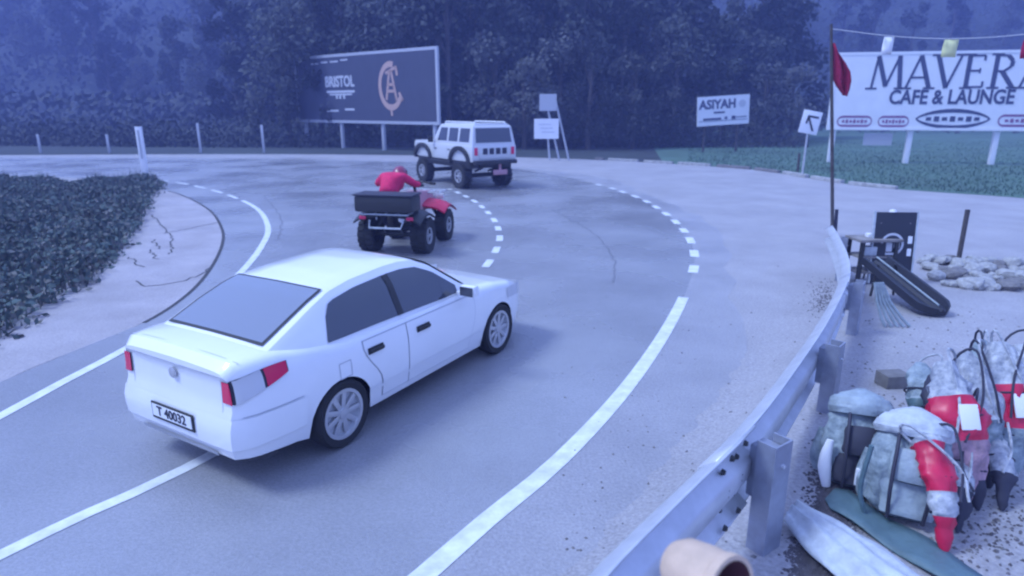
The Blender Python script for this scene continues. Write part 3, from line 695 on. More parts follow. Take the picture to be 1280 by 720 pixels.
for pts in ([(-.5, -.9), (-.1, 1.0), (.1, 1.0), (.55, -.9)], [(-.35, .1), (.35, .1)], [(-.3, -.35), (.4, -.35)], [(-.45, .9), (.6, 1.25), (.7, .75)], [(.5, -.9), (1.15, -.95), (.85, -.5)], [(-.1, -1.3), (.0, -2.0)]):
    for (x0, z0), (x1, z1) in zip(pts, pts[1:]):
        l = math.hypot(x1 - x0, z1 - z0); em.box((0, 0, 0), (l + .1, .02, .2), MX((ex + (x0 + x1) / 2, fy - .008, ez + (z0 + z1) / 2), ry=-math.atan2(z1 - z0, x1 - x0)))
em.build('emblem', M['pinkp'], bb)
# white cafe billboard
MD = 38.0; MDR = 35.5
a, b = D(1028, 200, MD), D(1330, 200, MDR); a.z = b.z = 0
zb_, zt_ = D(1150, 163, 37).z, D(1150, 64, 37).z; hh = zt_ - zb_
bb, L = board('cafe_billboard', a, b, zb_, zt_, 'big white billboard reading MAVERA CAFE & LAUNGE above the green field', 'billboard', M['sign'], M['sign'], .14)
legs(bb, [L * (k - .5) for k in (.035, .365, .72, .97)], zb_ + .5, M['sign'], .13, .2)
X = lambda k: -L / 2 + L * k; Z = lambda k: zb_ + hh * k; fy = -.068
# serif capitals from strokes: thin and thick stems with foot serifs
GL = {'M': ([(0, 0, .12, 1, .09), (.12, 1, .46, .06, .17), (.46, .06, .80, 1, .09), (.80, 1, .92, 0, .17)], [(0, 0), (.92, 0)], .98),
      'A': ([(0, 0, .36, 1, .09), (.36, 1, .74, 0, .17), (.13, .33, .6, .33, .08)], [(0, 0), (.74, 0)], .76),
      'V': ([(0, 1, .38, 0, .17), (.38, 0, .74, 1, .09)], [(0, 1), (.74, 1)], .76),
      'E': ([(.1, 0, .1, 1, .17), (.1, .97, .56, .97, .08), (.1, .52, .46, .52, .08), (.1, .03, .6, .03, .08), (.56, .97, .56, .82, .08), (.6, .03, .6, .2, .08), (.46, .44, .46, .6, .06)], [(.1, 0), (.1, 1)], .70),
      'R': ([(.1, 0, .1, 1, .17), (.1, .97, .42, .96, .08), (.42, .96, .58, .80, .14), (.58, .80, .56, .64, .15), (.56, .64, .36, .5, .1), (.1, .5, .38, .5, .08), (.3, .5, .7, 0, .17)], [(.1, 0), (.1, 1), (.7, 0)], .78)}
lt = MB(); x = X(.165); CH = hh * .41; z0 = Z(.54); hs = CH * .92
for c in 'MAVERA':
    st, sf, adv = GL[c]
    for x0, y0, x1, y1, wd in st:
        l = math.hypot((x1 - x0) * hs, (y1 - y0) * CH)
        lt.box((0, 0, 0), (l, .02, wd * CH * .8), MX((x + (x0 + x1) / 2 * hs, fy, z0 + (y0 + y1) / 2 * CH), ry=-math.atan2((y1 - y0) * CH, (x1 - x0) * hs)))
    for sx, sy_ in sf: lt.box((x + sx * hs, fy, z0 + sy_ * CH), (.34 * CH, .022, .06 * CH))
    x += adv * hs + .12 * CH
lt.build('lettering', M['navy'], bb, smooth=0)
text_mesh('CAFE & LAUNGE', hh * .25, 'lettering', M['navy'], bb, Matrix.Translation((X(.50), fy, Z(.42))) @ UP, .01, .03, .80)
def pill(x0, x1, z, h, m, point=False):
    cx, w_ = (x0 + x1) / 2, (x1 - x0) / 2; o = MB()
    def ring(sc_h, sc_w):
        if point: return [(cx + (w_ * sc_w) * math.cos(t), fy - .004, z + h * sc_h * .62 * (abs(math.sin(t)) ** 1.4) * (1 if math.sin(t) > 0 else -1)) for t in frange(0, 2 * math.pi, 33)[:-1]]
        return [(cx + (w_ * sc_w - h * sc_h / 2) * (1 if math.cos(t) > 0 else -1) + h * sc_h / 2 * math.cos(t), fy - .004, z + h * sc_h / 2 * math.sin(t)) for t in [2 * math.pi * (k + .5) / 32 for k in range(32)]]
    o.grid([ring(1, 1), ring(.62, .94)], True)
    ob = o.build('logo_outline', m, bb, smooth=0)
    g_ = MB(); n = 7
    for k in range(n): g_.box((cx + w_ * .75 * (2 * (k + .5) / n - 1), fy - .004, z), (w_ * .14, .012, h * (.22 + .1 * (k % 2))))
    g_.build('small_print', m, ob)
pill(X(.04), X(.19), Z(.115), hh * .15, M['plum']); pill(X(.215), X(.345), Z(.115), hh * .15, M['plum']); pill(X(.37), X(.675), Z(.15), hh * .21, M['navy'], True); pill(X(.705), X(.90), Z(.13), hh * .16, M['plum'])
MB().box((X(.23), .1, zb_ - .5), (1.5, .03, .7)).build('sub_panel', M['frame'], bb)
# tilted ASIYAH board
AD = 47.0
pc = D(904, 138, AD)
ar = empty('name_board', (pc.x, AD, 0), R(4), 'tilted white board reading ASIYAH before the dark trees', 'sign board')
T = MX((0, 0, pc.z), ry=R(-3.5)); bw, bh = 3.75, 2.0
MB().box((0, 0, 0), (bw, .08, bh), T).build('panel', M['sign'], ar)
text_mesh('ASIYAH', .85, 'lettering', M['navy'], ar, T @ Matrix.Translation((-.42, -.045, .42)) @ UP, .01, .03, .92)
sp = MB()
for x0, x1, z, h in ((-.7, .1, -.12, .12), (-1.45, -.15, -.55, .14), (.1, .3, -.52, .18), (.6, .9, -.52, .24), (.95, 1.7, -.5, .06), (-1.75, 1.75, -.68, .04)): sp.box(((x0 + x1) / 2, -.045, z), (x1 - x0, .012, h), T)
MBg = sp.build('small_print', M['navy'], ar)
MB().lathe([(.26, 0), (.26, .012), (.001, .012)], 18, M=T @ Matrix.Translation((1.35, -.042, .42)) @ AX).build('emblem', M['grey_p'], ar)
for x in (-1.2, 1.2): MB().box((x, .1, pc.z / 2), (.12, .1, pc.z + .6)).build('post', M['bark'], ar)
# leaning double sign
SD = 39.0; base = D(701, 197, SD)
dr = empty('double_sign', (base.x, SD, 0), 0, 'two white panels one above the other on leaning posts beside the trees', 'sign')
def rel(px, py, dy=0): q = D(px, py, SD + dy); return (q.x - base.x, dy, q.z)
for (x0, y0), (x1, y1) in (((681, 120), (699, 198)), ((693, 119), (711, 198)), ((684, 160), (687, 198))):
    MB().tube([rel(x0, y0), rel(x1, y1 + 2)], .06, 8).build('post', M['frame'], dr)
for (px, py), w_, h_, m in (((685, 128), 1.0, .95, M['frame']), ((683, 161), 1.45, 1.15, M['sign'])):
    c = rel(px, py, -.1); pn = MB().box(c, (w_, .05, h_)).build('panel', m, dr)
    if m is M['sign']:
        pr = MB(); [pr.box((c[0] - .1 + .1 * k, -.13, c[2] + .25 - .22 * k), (.75, .006, .06)) for k in range(3)]; pr.build('small_print', M['grey_p'], pn)
# chevron sign
cb = gz(1002, 221); cr = empty('bend_sign', cb, 0, 'white square bend sign with a dark arrow on a leaning post', 'road sign')
CDy = cb.y; r2 = lambda px, py, dy=0: (lambda q: (q.x - cb.x, dy, q.z))(D(px, py, CDy + dy))
MB().tube([r2(1002, 224), r2(1012, 146)], .045, 8).build('post', M['frame'], cr)
T = MX(r2(1013, 153, -.08), ry=R(10)); MB().cbox((0, 0, 0), (.86, .03, 1.0), .012, T).build('panel', M['sign'], cr)
ar_ = MB()
for (x0, z0_), (x1, z1) in (((-.15, .25), (.28, .25)), ((-.15, .25), (-.18, -.05)), ((-.15, .22), (.18, -.33))):
    l = math.hypot(x1 - x0, z1 - z0_); ar_.box((0, 0, 0), (l + .06, .012, .09), T @ MX(((x0 + x1) / 2, -.02, (z0_ + z1) / 2), ry=-math.atan2(z1 - z0_, x1 - x0)))
ar_.build('arrow', M['dark'], cr)
pq = gz(997, 216); MB().tube([(pq.x, pq.y, -.1), (pq.x - .03, pq.y, .95)], .06, 8)
o = MB().tube([(0, 0, -.1), (-.03, 0, .95)], .06, 8).build('stake', M['bark']); o.location = pq; tag(o, 'short dark stake beside the white bend sign', 'stake')
# marker post at the weeds
mp = gz(183, 226); mr = empty('marker_post', mp, 0, 'white marker post with a dark slot at the corner of the weeds', 'marker post')
MB().cbox((0, 0, 1.1), (.27, .12, 2.4), .03).build('post', M['sign'], mr); MB().box((0, -.064, 1.55), (.09, .012, 1.2)).build('slot', M['frame'], mr); MB().cbox((0, 0, 2.34), (.22, .13, .09), .02).build('cap', M['dark'], mr)
lab = ['thin pale post far left across the road behind the weeds', 'thin pale post beyond the road just left of the marker post', 'thin pale post beyond the road just right of the marker post', 'thin pale post beyond the road beside the navy billboard']
for (px, top, bot), lb in zip(((52, 168, 195), (137, 168, 191), (251, 154, 188), (330, 156, 188)), lab):
    q = D(px, bot, 46); o = MB().cbox((0, 0, (D(px, top, 46).z) / 2), (.16, .1, D(px, top, 46).z), .02).build('thin_post', M['frame']); o.location = (q.x, 46, 0); tag(o, lb, 'post', 'thin posts across the road')
# ------------------------------------------------------------------ flag pole, bunting
fb_ = gz(1042, 296); FD = fb_.y; fr_ = empty('flag_pole', fb_, 0, 'slim dark pole with a limp dark red flag at the end of the guardrail', 'flag pole')
r3 = lambda px, py, dy=0: (lambda q: (q.x - fb_.x, dy, q.z - fb_.z))(D(px, py, FD + dy))
MB().tube([(0, 0, -.2), r3(1040, 160), r3(1039, 30)], [.045, .04, .03], 8).build('pole', M['bark'], fr_)
MB().tube([r3(1044, 292), r3(1046, 262)], .04, 8).build('stub', M['dark'], fr_)
rows = []
for k, (py, x0, x1) in enumerate(((52, 1040, 1043), (62, 1040, 1049), (74, 1040, 1056), (85, 1041, 1061), (96, 1042, 1062), (106, 1046, 1060), (116, 1052, 1057))):
    rows.append([tuple(Vector(r3(x0 + (x1 - x0) * t, py + 5 * t)) + Vector((0, .09 * math.sin(t * 9 + k * .5), 0))) for t in frange(0, 1, 9)])
fo = MB().grid(rows).build('flag', M['flag'], fr_); fo.modifiers.new('t', 'SOLIDIFY').thickness = .01
BD = 12.5
bu = empty('bunting_line', D(1174, 30, BD), 0, 'string of small pennants strung above the white cafe billboard', 'bunting')
b0 = bu.location
q0 = Vector(fb_) + Vector(r3(1039.5, 36)); q1 = D(1420, 22, BD)
line = [q0 + (q1 - q0) * t + Vector((0, 0, -.28 * math.sin(math.pi * t))) for t in frange(0, 1, 25)]
MB().tube([tuple(p - b0) for p in line], .008, 5).build('cord', M['frame'], bu)
def at(px):
    return min(frange(0, 1, 400), key=lambda t: abs(640 + F * ((q0 + (q1 - q0) * t).x) / ((q0 + (q1 - q0) * t).y * math.cos(PIT)) - px))
for px, w_, h_, m, lb in ((1098, .2, .36, M['penwhite'], 'white pennant'), (1174, .27, .34, M['yellow'], 'yellow pennant'), (1274, .34, .45, M['flag'], 'red pennant')):
    t = at(px); p = q0 + (q1 - q0) * t + Vector((0, 0, -.28 * math.sin(math.pi * t))) - b0
    o = MB().grid([[(p.x + w_ * (u - .5) * (1 + .15 * v), p.y + .03 * math.sin(5 * u + 3 * v), p.z - .02 - h_ * v) for u in frange(0, 1, 5)] for v in frange(0, 1, 4)]).build('pennant', m, bu); o['label'] = lb; o.modifiers.new('t', 'SOLIDIFY').thickness = .008
o = MB().tube([(0, 0, -.2), (0, 0, q1.z + .15)], .04, 8).build('bunting_pole', M['bark']); o.location = (q1.x, q1.y, 0); tag(o, 'bare pole holding the far end of the pennant string', 'pole')

# ------------------------------------------------------------------ lot: table, easel board, chute, rocks, stake
tp = gz(1084, 352); tr = empty('stall_table', tp, R(4), 'small grey table with shelves behind the bend of the guardrail', 'table')
MB().cbox((0, 0, .80), (.78, .5, .05), .01).build('tabletop', M['wood'], tr)
for x in (-.32, .3):
    for y in (-.2, .2): MB().box((x, y, .38), (.06, .06, .80)).build('leg', M['black'], tr)
for z in (.22, .5): MB().box((0, 0, z), (.7, .42, .03)).build('shelf', M['wood'], tr)
for (x, y, z, d, m, lb) in ((-.12, -.08, .60, (.22, .16, .16), 'pale', 'pale box on the upper shelf of the grey table'), (.12, -.05, .31, (.24, .2, .15), 'greyp', 'grey box on the lower shelf of the grey table'), (-.05, 0, .86, (.18, .12, .07), 'penwhite', 'white packet lying on top of the grey table')):
    o = MB().cbox((0, 0, 0), d, .01).build('carton', M[m]); o.location = Vector(tp) + Matrix.Rotation(R(4), 3, 'Z') @ Vector((x, y, z)); tag(o, lb, 'box')
bp_ = gz(1121, 360); br = empty('easel_board', bp_ + Vector((0, .25, 0)), R(-3), 'black standing board with a round white emblem behind the chute', 'sign board')
MB().cbox((0, 0, .66), (.70, .05, 1.25), .012, MX((0, 0, 0), rx=R(-6))).build('panel', M['blackboard'], br)
f = MB(); Tb = MX((0, 0, 0), rx=R(-6))
for x in (-.365, .365): MB().box((x, 0, .66), (.03, .06, 1.28), Tb).build('panel_frame', M['pale'], br)
em = MB(); em.grid([[(r_ * math.cos(t) - .03, -.029, .72 + r_ * math.sin(t)) for t in frange(R(-80), R(175), 20)] for r_ in (.16, .20)], M=Tb)
for x, z, w_, h_ in ((-.08, .67, .10, .16), (.05, .70, .1, .09), (.06, .60, .09, .05), (-.05, .55, .17, .04)): em.box((x, -.03, z), (w_, .006, h_), Tb)
em.build('emblem', M['grey_p'], br)
lb_ = MB(); [lb_.box((.27, -.03, z), (.07, .008, .13), Tb) for z in (.80, .58)]; lb_.build('label_sticker', M['sign'], br)
for x in (-.25, .25): MB().tube([(x, .1, 1.1), (x, .42, 0)], .02, 6).build('leg', M['wood'], br)
MB().lathe([(.001, .05), (.05, .04), (.06, 0)], 10, M=Tb @ Matrix.Translation((-.06, 0, 1.285))).build('top_clip', M['sign'], br)
# black chute
c0, c1 = gz(1108, 372), gz(1166, 395); c0 = D(1092, 336, 10.3); c1 = Vector((c1.x + .03, c1.y, .07))
v = c1 - c0; Lc = v.length; yaw = math.atan2(v.y, v.x); pitch = math.atan2(v.z, v.xy.length)
cr_ = empty('chute', (c1.x, c1.y, zg(c1.x, c1.y)), yaw, 'black ridged chute sloping down from the table to the gravel', 'chute'); Tc = MX((0, 0, .06), ry=-pitch)
def sec(x, w_, d): return [(x, -w_, .0), (x, -w_, .12), (x, -w_ * .82, .12), (x, -w_ * .7, .03 + d), (x, -.03, .03 + d), (x, 0, .07 + d), (x, .03, .03 + d), (x, w_ * .7, .03 + d), (x, w_ * .82, .12), (x, w_, .12), (x, w_, .0)]
MB().loft([sec(x, w_, d) for x, w_, d in ((-Lc, .24, 0), (-Lc * .6, .26, 0), (-Lc * .2, .27, 0), (-.1, .26, .01), (.04, .17, .03), (.10, .08, .05))], M=Tc).build('trough', M['blackboard'], cr_, smooth=30)
MB().tube([(-Lc, 0, .12), (0, 0, .12)], .014, 6, M=Tc).build('ridge', M['greyp'], cr_)
for y in (-.15, .15): MB().tube([(-Lc * math.cos(pitch) * .8, y, .52), (-Lc * math.cos(pitch) * .8, y * 1.4, 0)], .02, 6).build('leg', M['black'], cr_)
# bundle of clear hoses/cables by the post
cbp = gz(1112, 408); o = MB()
for k in range(5):
    o.tube([(-.24 + .025 * k, .10, .60), (-.20 + .045 * k, .05, .34), (-.14 + .07 * k, -.02, .12), (-.10 + .085 * k, -.06, .02)], .02, 6)
o = o.build('hose_bundle', M['greyp']); o.location = cbp; tag(o, 'pale bundle of hoses hanging beside the guardrail post', 'hoses')
o = MB().tube([(0, 0, -.1), (-.01, 0, 1.12)], .045, 8).build('stake', M['bark']); o.location = gz(1197, 331); tag(o, 'slim dark stake standing behind the row of rocks', 'stake')
# rocks
def rock_mesh(seed, m):
    rn = random.Random(seed); bm = bmesh.new(); bmesh.ops.create_icosphere(bm, subdivisions=2, radius=.5)
    for q in bm.verts: q.co *= 1 + rn.uniform(-.16, .16); q.co.z *= .72
    me = bpy.data.meshes.new('rock'); bm.to_mesh(me); bm.free(); me.materials.append(m); return me
RK = [rock_mesh(k, M['rock'] if k % 3 else M['rock2']) for k in range(7)]
rn = random.Random(3); n = 0
for row, (py, n_) in enumerate(((329, 17), (338, 17), (347, 15), (357, 11))):
    for k in range(n_):
        px = 1152 + (k + rn.uniform(.2, .8)) * 145 / n_ + row * 7; y = py + rn.uniform(-3, 3) + (px - 1150) * .03
        q = gz(px, y); s_ = rn.uniform(.16, .36)
        ri = rn.randrange(7); o = link('rock', RK[ri]); o.location = q + Vector((0, 0, s_ * .25)); o.scale = (s_ * rn.uniform(.9, 1.4), s_, s_ * rn.uniform(.8, 1.1)); o.rotation_euler = (rn.uniform(-.3, .3), rn.uniform(-.3, .3), rn.uniform(0, 6))
        tag(o, '%s %s stone in the %s of the heap, %s' % ('big' if s_ > .26 else 'small', 'pale' if ri % 3 else 'dark', ('back row', 'upper row', 'lower row', 'front row')[row], 'next to the easel board' if px < 1190 else ('below the slim stake' if px < 1230 else 'towards the outer end')))
        tag(o, None, 'rock', 'rocks heaped in a row on the gravel')
# ------------------------------------------------------------------ packs and wrapped bundles heaped by the rail
from mathutils import noise as NZ
def cloth_loft(axis, radii, flat=.75, seed=0., lump=.12, n=26, sub=26):
    """lumpy wrapped form along a polyline; radii = (t, r)"""
    A = spline(axis, .02); A = [A[int(i * (len(A) - 1) / (sub - 1))] for i in range(sub)]; rings = []
    for i, p in enumerate(A):
        k = i / (sub - 1); t = (A[min(i + 1, sub - 1)] - A[max(i - 1, 0)]).normalized(); u = Vector((1, 0, 0)); u = (u - t * u.dot(t)).normalized(); v = t.cross(u); r = lerp(radii, k); rg = []
        for j in range(n):
            a = 2 * math.pi * j / n; d = u * math.cos(a) + v * math.sin(a) * flat
            q = p + d * r; w_ = NZ.noise(q * 9 + Vector((seed, 0, 0))) + .6 * NZ.noise(q * 26 + Vector((0, seed, 0))) + .25 * NZ.noise(q * 60)
            rg.append(tuple(q + d * r * lump * w_))
        rings.append(rg)
    return MB().loft(rings)
def seg_loft(axis, radii, cuts, mats, names, parent, first, **kw):
    """one wrapped form split lengthwise into differently coloured bands"""
    full = cloth_loft(axis, radii, **kw); n = kw.get('n', 26); sub = kw.get('sub', 26); out = None
    for (k0, k1), m, nm in zip(zip(cuts, cuts[1:]), mats, names):
        i0, i1 = int(k0 * (sub - 1)), int(k1 * (sub - 1)); b_ = MB(); rows = [[full.v[i * n + j] for j in range(n)] for i in range(i0, i1 + 1)]; b_.loft(rows); b_.build(nm, m, parent, smooth=60)
def strap(pts, m, parent, r=.012, nm='strap'):
    return MB().tube([tuple(p) for p in spline([Vector(p) for p in pts], .03)], r, 6).build(nm, m, parent)
def pack(px, py, top, wpx, label, body_m, lid_m, pocket_m, seed, rz=0):
    q = gz(px, py); sc_ = (q.y * math.cos(PIT) + (CAMH - q.z) * math.sin(PIT)) / F; w_ = wpx * sc_; back = .22
    tp = D(top[0], top[1], q.y + back); h = tp.z - q.z
    root = empty('backpack', q, math.atan2(-q.x, q.y) * .8 + rz, label, 'backpack')
    ax = [(0, .02, 0), (0, .06, h * .45), (0, back * .8, h * .80)]
    cloth_loft(ax, [(0, w_ * .36), (.12, w_ * .47), (.6, w_ * .5), (.9, w_ * .44), (1, w_ * .36)], .62, seed, .10).build('body', body_m, root, smooth=60)
    cloth_loft([(0, back * .55, h * .74), (0, back * .75, h * .88), (0, back * .95, h)], [(0, w_ * .40), (.25, w_ * .47), (.6, w_ * .42), (.85, w_ * .28), (1, w_ * .06)], .8, seed + 3, .12, sub=14).build('lid', lid_m, root, smooth=60)
    y0 = -w_ * .30
    for dx, z0, z1, pw, m, nm in ((0, .10, .40, .32, pocket_m, 'front_pocket'), (0, .45, .70, .26, pocket_m, 'upper_pocket')):
        cloth_loft([(dx, y0 + .06 * z0, h * z0), (dx, y0 + .05, h * (z0 + z1) / 2), (dx, y0 + .12 * z1 + .03, h * z1)], [(0, w_ * pw * .85), (.15, w_ * pw), (.85, w_ * pw), (1, w_ * pw * .85)], .34, seed + 7 * z1, .10, sub=14).build(nm, m, root, smooth=60)
    for sx in (-1, 1):
        cloth_loft([(sx * w_ * .46, .05, h * .08), (sx * w_ * .5, .08, h * .3), (sx * w_ * .45, .13, h * .52)], [(0, w_ * .10), (.3, w_ * .13), (1, w_ * .08)], .9, seed + sx, .14, n=14, sub=10).build('side_pocket', body_m, root, smooth=60)
        strap([(sx * w_ * .2, y0 - .03, h * .08), (sx * w_ * .22, y0 - .035, h * .42), (sx * w_ * .2, y0 + .06, h * .74), (sx * w_ * .16, back * .5, h * .93)], M['dark'], root)
    return root, w_, h, y0
pk, w_, h, y0 = pack(1066, 604, (1062, 484), 82, 'grey pack with dark front and white patches standing nearest the guardrail', M['mottle2'], M['greyp'], M['dark'], 1.3, R(5))
MB().cbox((w_ * .05, y0 - .075, h * .27), (w_ * .26, .02, h * .20), .012).build('patch', M['sign'], pk); cloth_loft([(-w_ * .40, y0 + .01, h * .02), (-w_ * .46, y0 + .03, h * .3), (-w_ * .42, y0 + .05, h * .55)], [(0, w_ * .06), (.5, w_ * .10), (1, w_ * .05)], .6, 9, .1, n=12, sub=10).build('side_flap', M['sign'], pk, smooth=60)
pk, w_, h, y0 = pack(1127, 642, (1116, 506), 92, 'large pale grey pack with a domed lid and broad front pocket', M['mottle2'], M['pale'], M['greyp'], 4.1, 0)
strap([(-w_ * .5, y0, h * .75), (-w_ * .55, y0 - .02, h * .3), (-w_ * .44, y0 - .02, h * .02)], M['teal'], pk, .016)
def bundle(px, py, top, wpx, label, cuts, mats, seed, prof=None, back=.42, loops=2, loopm='mottle', patch=None):
    q = gz(px, py); sc_ = (q.y * math.cos(PIT) + (CAMH - q.z) * math.sin(PIT)) / F; w_ = wpx * sc_ / 2; tp = D(top[0], top[1], q.y + back)
    root = empty('wrapped_bundle', q, 0, label, 'bundle', 'wrapped bundles leaning in a heap')
    t = tp - q; ax = [(0, 0, .01), tuple(t * .5 + Vector((0, -.05, .05))), tuple(t)]
    prof = prof or [(0, w_ * .12), (.12, w_ * .45), (.4, w_ * .85), (.65, w_), (.85, w_ * .8), (1, w_ * .35)]
    names = ['red_band' if m is M['red'] else 'wrap' for m in mats]
    seg_loft(ax, prof, cuts, mats, names, root, None, flat=.7, seed=seed, lump=.42)
    rn = random.Random(int(seed * 10))
    for k in range(loops):
        a = Vector(ax[1]) + Vector((w_ * rn.uniform(-.7, .7), -w_ * .75, 0)); b_ = t + Vector((w_ * rn.uniform(-.9, .9), -.02, .02)); up = Vector((rn.uniform(-.06, .06), -.04, .08))
        strap([a, a + (b_ - a) * .5 + Vector((w_ * rn.uniform(-.5, .5), -.05, .03)), b_ + up, b_ + Vector((.06 * rn.choice((-1, 1)), .04, 0)), t * .8], M[loopm] if k % 2 == 0 else M['dark'], root, .009)
    for f_ in (.33, .62): # ties
        c = (Vector((0, 0, .01)) * (1 - f_) + t * f_) + Vector((0, -.045, .045)) * (1 - abs(f_ - .5) * 2); r = lerp(prof, f_) * 1.04; d = t.normalized(); u = Vector((1, 0, 0)); u = (u - d * u.dot(d)).normalized(); v = d.cross(u)
        MB().tube([tuple(c + u * r * math.cos(a) + v * r * .72 * math.sin(a)) for a in frange(0, 2 * math.pi, 17)], .008, 5).build('tie', M['dark'], root)
    if patch:
        c = t * patch + Vector((0, -.72 * lerp(prof, patch) - .055, .05)); MB().cbox((0, 0, 0), (w_ * .7, .015, w_ * .95), .01, MX(c, rx=R(-28))).build('patch', M['sign'], root)
    return root
RD, PK, PL_, GY, TE = M['red'], M['mottle3'], M['mottle'], M['mottle2'], M['teal']
bundle(1181, 695, (1158, 545), 60, 'pointed red and pale wrapped bundle beside the large grey pack', (0, .06, .34, .52, .94, 1), (PL_, RD, PL_, RD, PL_), 2.2, [(0, .008), (.15, .05), (.5, .085), (.8, .105), (.95, .10), (1, .06)])
bundle(1203, 640, (1180, 452), 66, 'wrapped bundle with red middle, white patch and pale straps on top', (0, .5, .76, 1), (PK, RD, PL_), 5.7, loops=2, patch=.66)
bundle(1236, 612, (1206, 440), 46, 'slim pale bluish bundle leaning between the two red banded ones', (0, .2, .55, 1), (M['dark'], GY, PL_), 8.4, loops=2)
bundle(1262, 606, (1248, 428), 62, 'wrapped bundle with red middle and white patch at the outer end', (0, .42, .68, 1), (GY, RD, PL_), 11.9, loops=2, patch=.58)
bundle(1290, 570, (1276, 432), 52, 'dark and pale bundle half out of frame behind the red ones', (0, .4, 1), (TE, PL_), 14.2, loops=1)
bundle(1196, 668, (1192, 560), 30, 'short dark and pale bundle tucked behind the pointed red one', (0, .5, 1), (M['dark'], PL_), 17.3, loops=2)
bundle(1150, 560, (1150, 455), 44, 'short grey bundle with looped straps behind the large grey pack', (0, .55, 1), (TE, GY), 19.1, loops=1)
bundle(1222, 640, (1196, 500), 34, 'narrow mottled pink bundle at the foot of the white patched one', (0, .3, 1), (M['dark'], PK), 22.4, loops=2)
bundle(1168, 590, (1166, 470), 34, 'narrow mottled bundle between the grey pack and the red banded one', (0, .5, 1), (PL_, M['dark']), 24.8, loops=2)
bundle(1232, 560, (1226, 426), 40, 'dark mottled bundle with pale loops at the back of the heap', (0, .5, 1), (TE, GY), 27.1, loops=2)
bundle(1252, 640, (1240, 540), 30, 'stubby dark footed bundle at the front of the heap', (0, .45, 1), (M['dark'], PL_), 29.6, loops=1)
p = gz(1115, 482); o = MB().cbox((0, 0, .07), (.26, .2, .14), .01).build('crate', M['rock2']); o.location = p; o.rotation_euler = (0, 0, .1); tag(o, 'small dark crate on the gravel behind the packs', 'crate')
# folded tarp lying at the front
p = gz(1085, 722); rows = []
for k in frange(0, 1, 40):
    c = Vector((-.22 + .42 * k, .50 - 1.0 * k, 0)); w_ = .17 * math.sin(math.pi * min(1, k * .8 + .12)) + .03
    rows.append([(c.x + w_ * y * 1.0, c.y + w_ * y * .6, .06 + .10 * (1 - y * y) + .010 * math.sin(13 * y + 3 * k) + .006 * math.sin(19 * k + 6 * y)) for y in frange(-1, 1, 29)])
o = MB().grid(rows).build('tarpaulin', M['pale']); o.modifiers.new('t', 'SOLIDIFY').thickness = .03; o.location = p; tag(o, 'pale grey folded tarpaulin lying in front of the grey packs', 'tarpaulin')
p = gz(1108, 665); o = MB().grid([[tuple(Vector((-.18 + .42 * k, .38 - .95 * k, .03 + .015 * math.sin(k * 11 + j))) + Vector((.11, .09, 0)) * j * (1 if 0.05 < k < .95 else .5)) for j in (-1, -.5, 0, .5, 1)] for k in frange(0, 1, 14)]).build('ground_sheet', M['teal']); o.modifiers.new('t', 'SOLIDIFY').thickness = .012; o.location = p; tag(o, 'dark teal strip of sheeting on the gravel beside the tarpaulin', 'sheet')
# clay pot on a post near the camera
p = G(882, 722, 1.62); pr_ = empty('clay_pot', (p.x, p.y, p.z), R(-56), 'pale clay pot lying open-mouthed on a post before the guardrail', 'pot')
Tp = MX((0, 0, 0), ry=R(78)); r0 = .098
MB().lathe([(.001, -.13), (r0 * .75, -.125), (r0 * .98, -.08), (r0 * 1.04, 0), (r0, .06), (r0 * 1.08, .07), (r0 * 1.08, .10), (r0 * .92, .10)], 28, M=Tp).build('body', M['clay'], pr_)
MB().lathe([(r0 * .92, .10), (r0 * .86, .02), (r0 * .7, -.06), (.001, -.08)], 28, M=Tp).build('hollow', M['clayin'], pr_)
o = MB().lathe([(.001, 0), (.05, 0), (.05, -p.z + .1 + r0), (.06, -p.z - .2)], 12).build('wooden_post', M['wood']); o.location = (p.x, p.y, p.z - r0 * 1.04); tag(o, 'wooden post under the clay pot beside the guardrail', 'post')

# ------------------------------------------------------------------ gravel, pebbles, weeds (uncountable)
def scatter(name, pts, m, rng, szs):
    b = MB()
    for p in pts:
        s_ = rng.uniform(*szs); a = rng.uniform(0, 6); u = Vector((math.cos(a), math.sin(a), 0)) * s_; v = Vector((-math.sin(a), math.cos(a), 0)) * s_ * rng.uniform(.6, 1)
        q = Vector(p); b.add([q + u, q + v, q - u, q - v, q + Vector((0, 0, s_ * rng.uniform(.6, 1.1)))], [(0, 1, 4), (1, 2, 4), (2, 3, 4), (3, 0, 4)])
    o = b.build(name, m, smooth=0, recalc=False); tag(o, kind='stuff'); return o
rn = random.Random(11)
def blob(px, py, sx, sy, n):
    out = []
    for _ in range(n): out.append(gz(px + rn.gauss(0, sx), py + rn.gauss(0, sy)))
    return out
scatter('gravel', blob(1040, 650, 14, 40, 3400) + blob(1018, 700, 16, 20, 1300) + blob(1030, 372, 9, 13, 450) + blob(1245, 660, 30, 30, 160) + blob(1140, 372, 12, 6, 80), M['gravel'], rn, (.006, .019))
scatter('pebbles', [gz(rn.uniform(700, 1010), rn.uniform(400, 700)) for _ in range(170)] + [gz(rn.uniform(1060, 1280), rn.uniform(380, 700)) for _ in range(420)] + [gz(rn.uniform(600, 1000), rn.uniform(250, 430)) for _ in range(60)], M['rock2'], rn, (.008, .022))
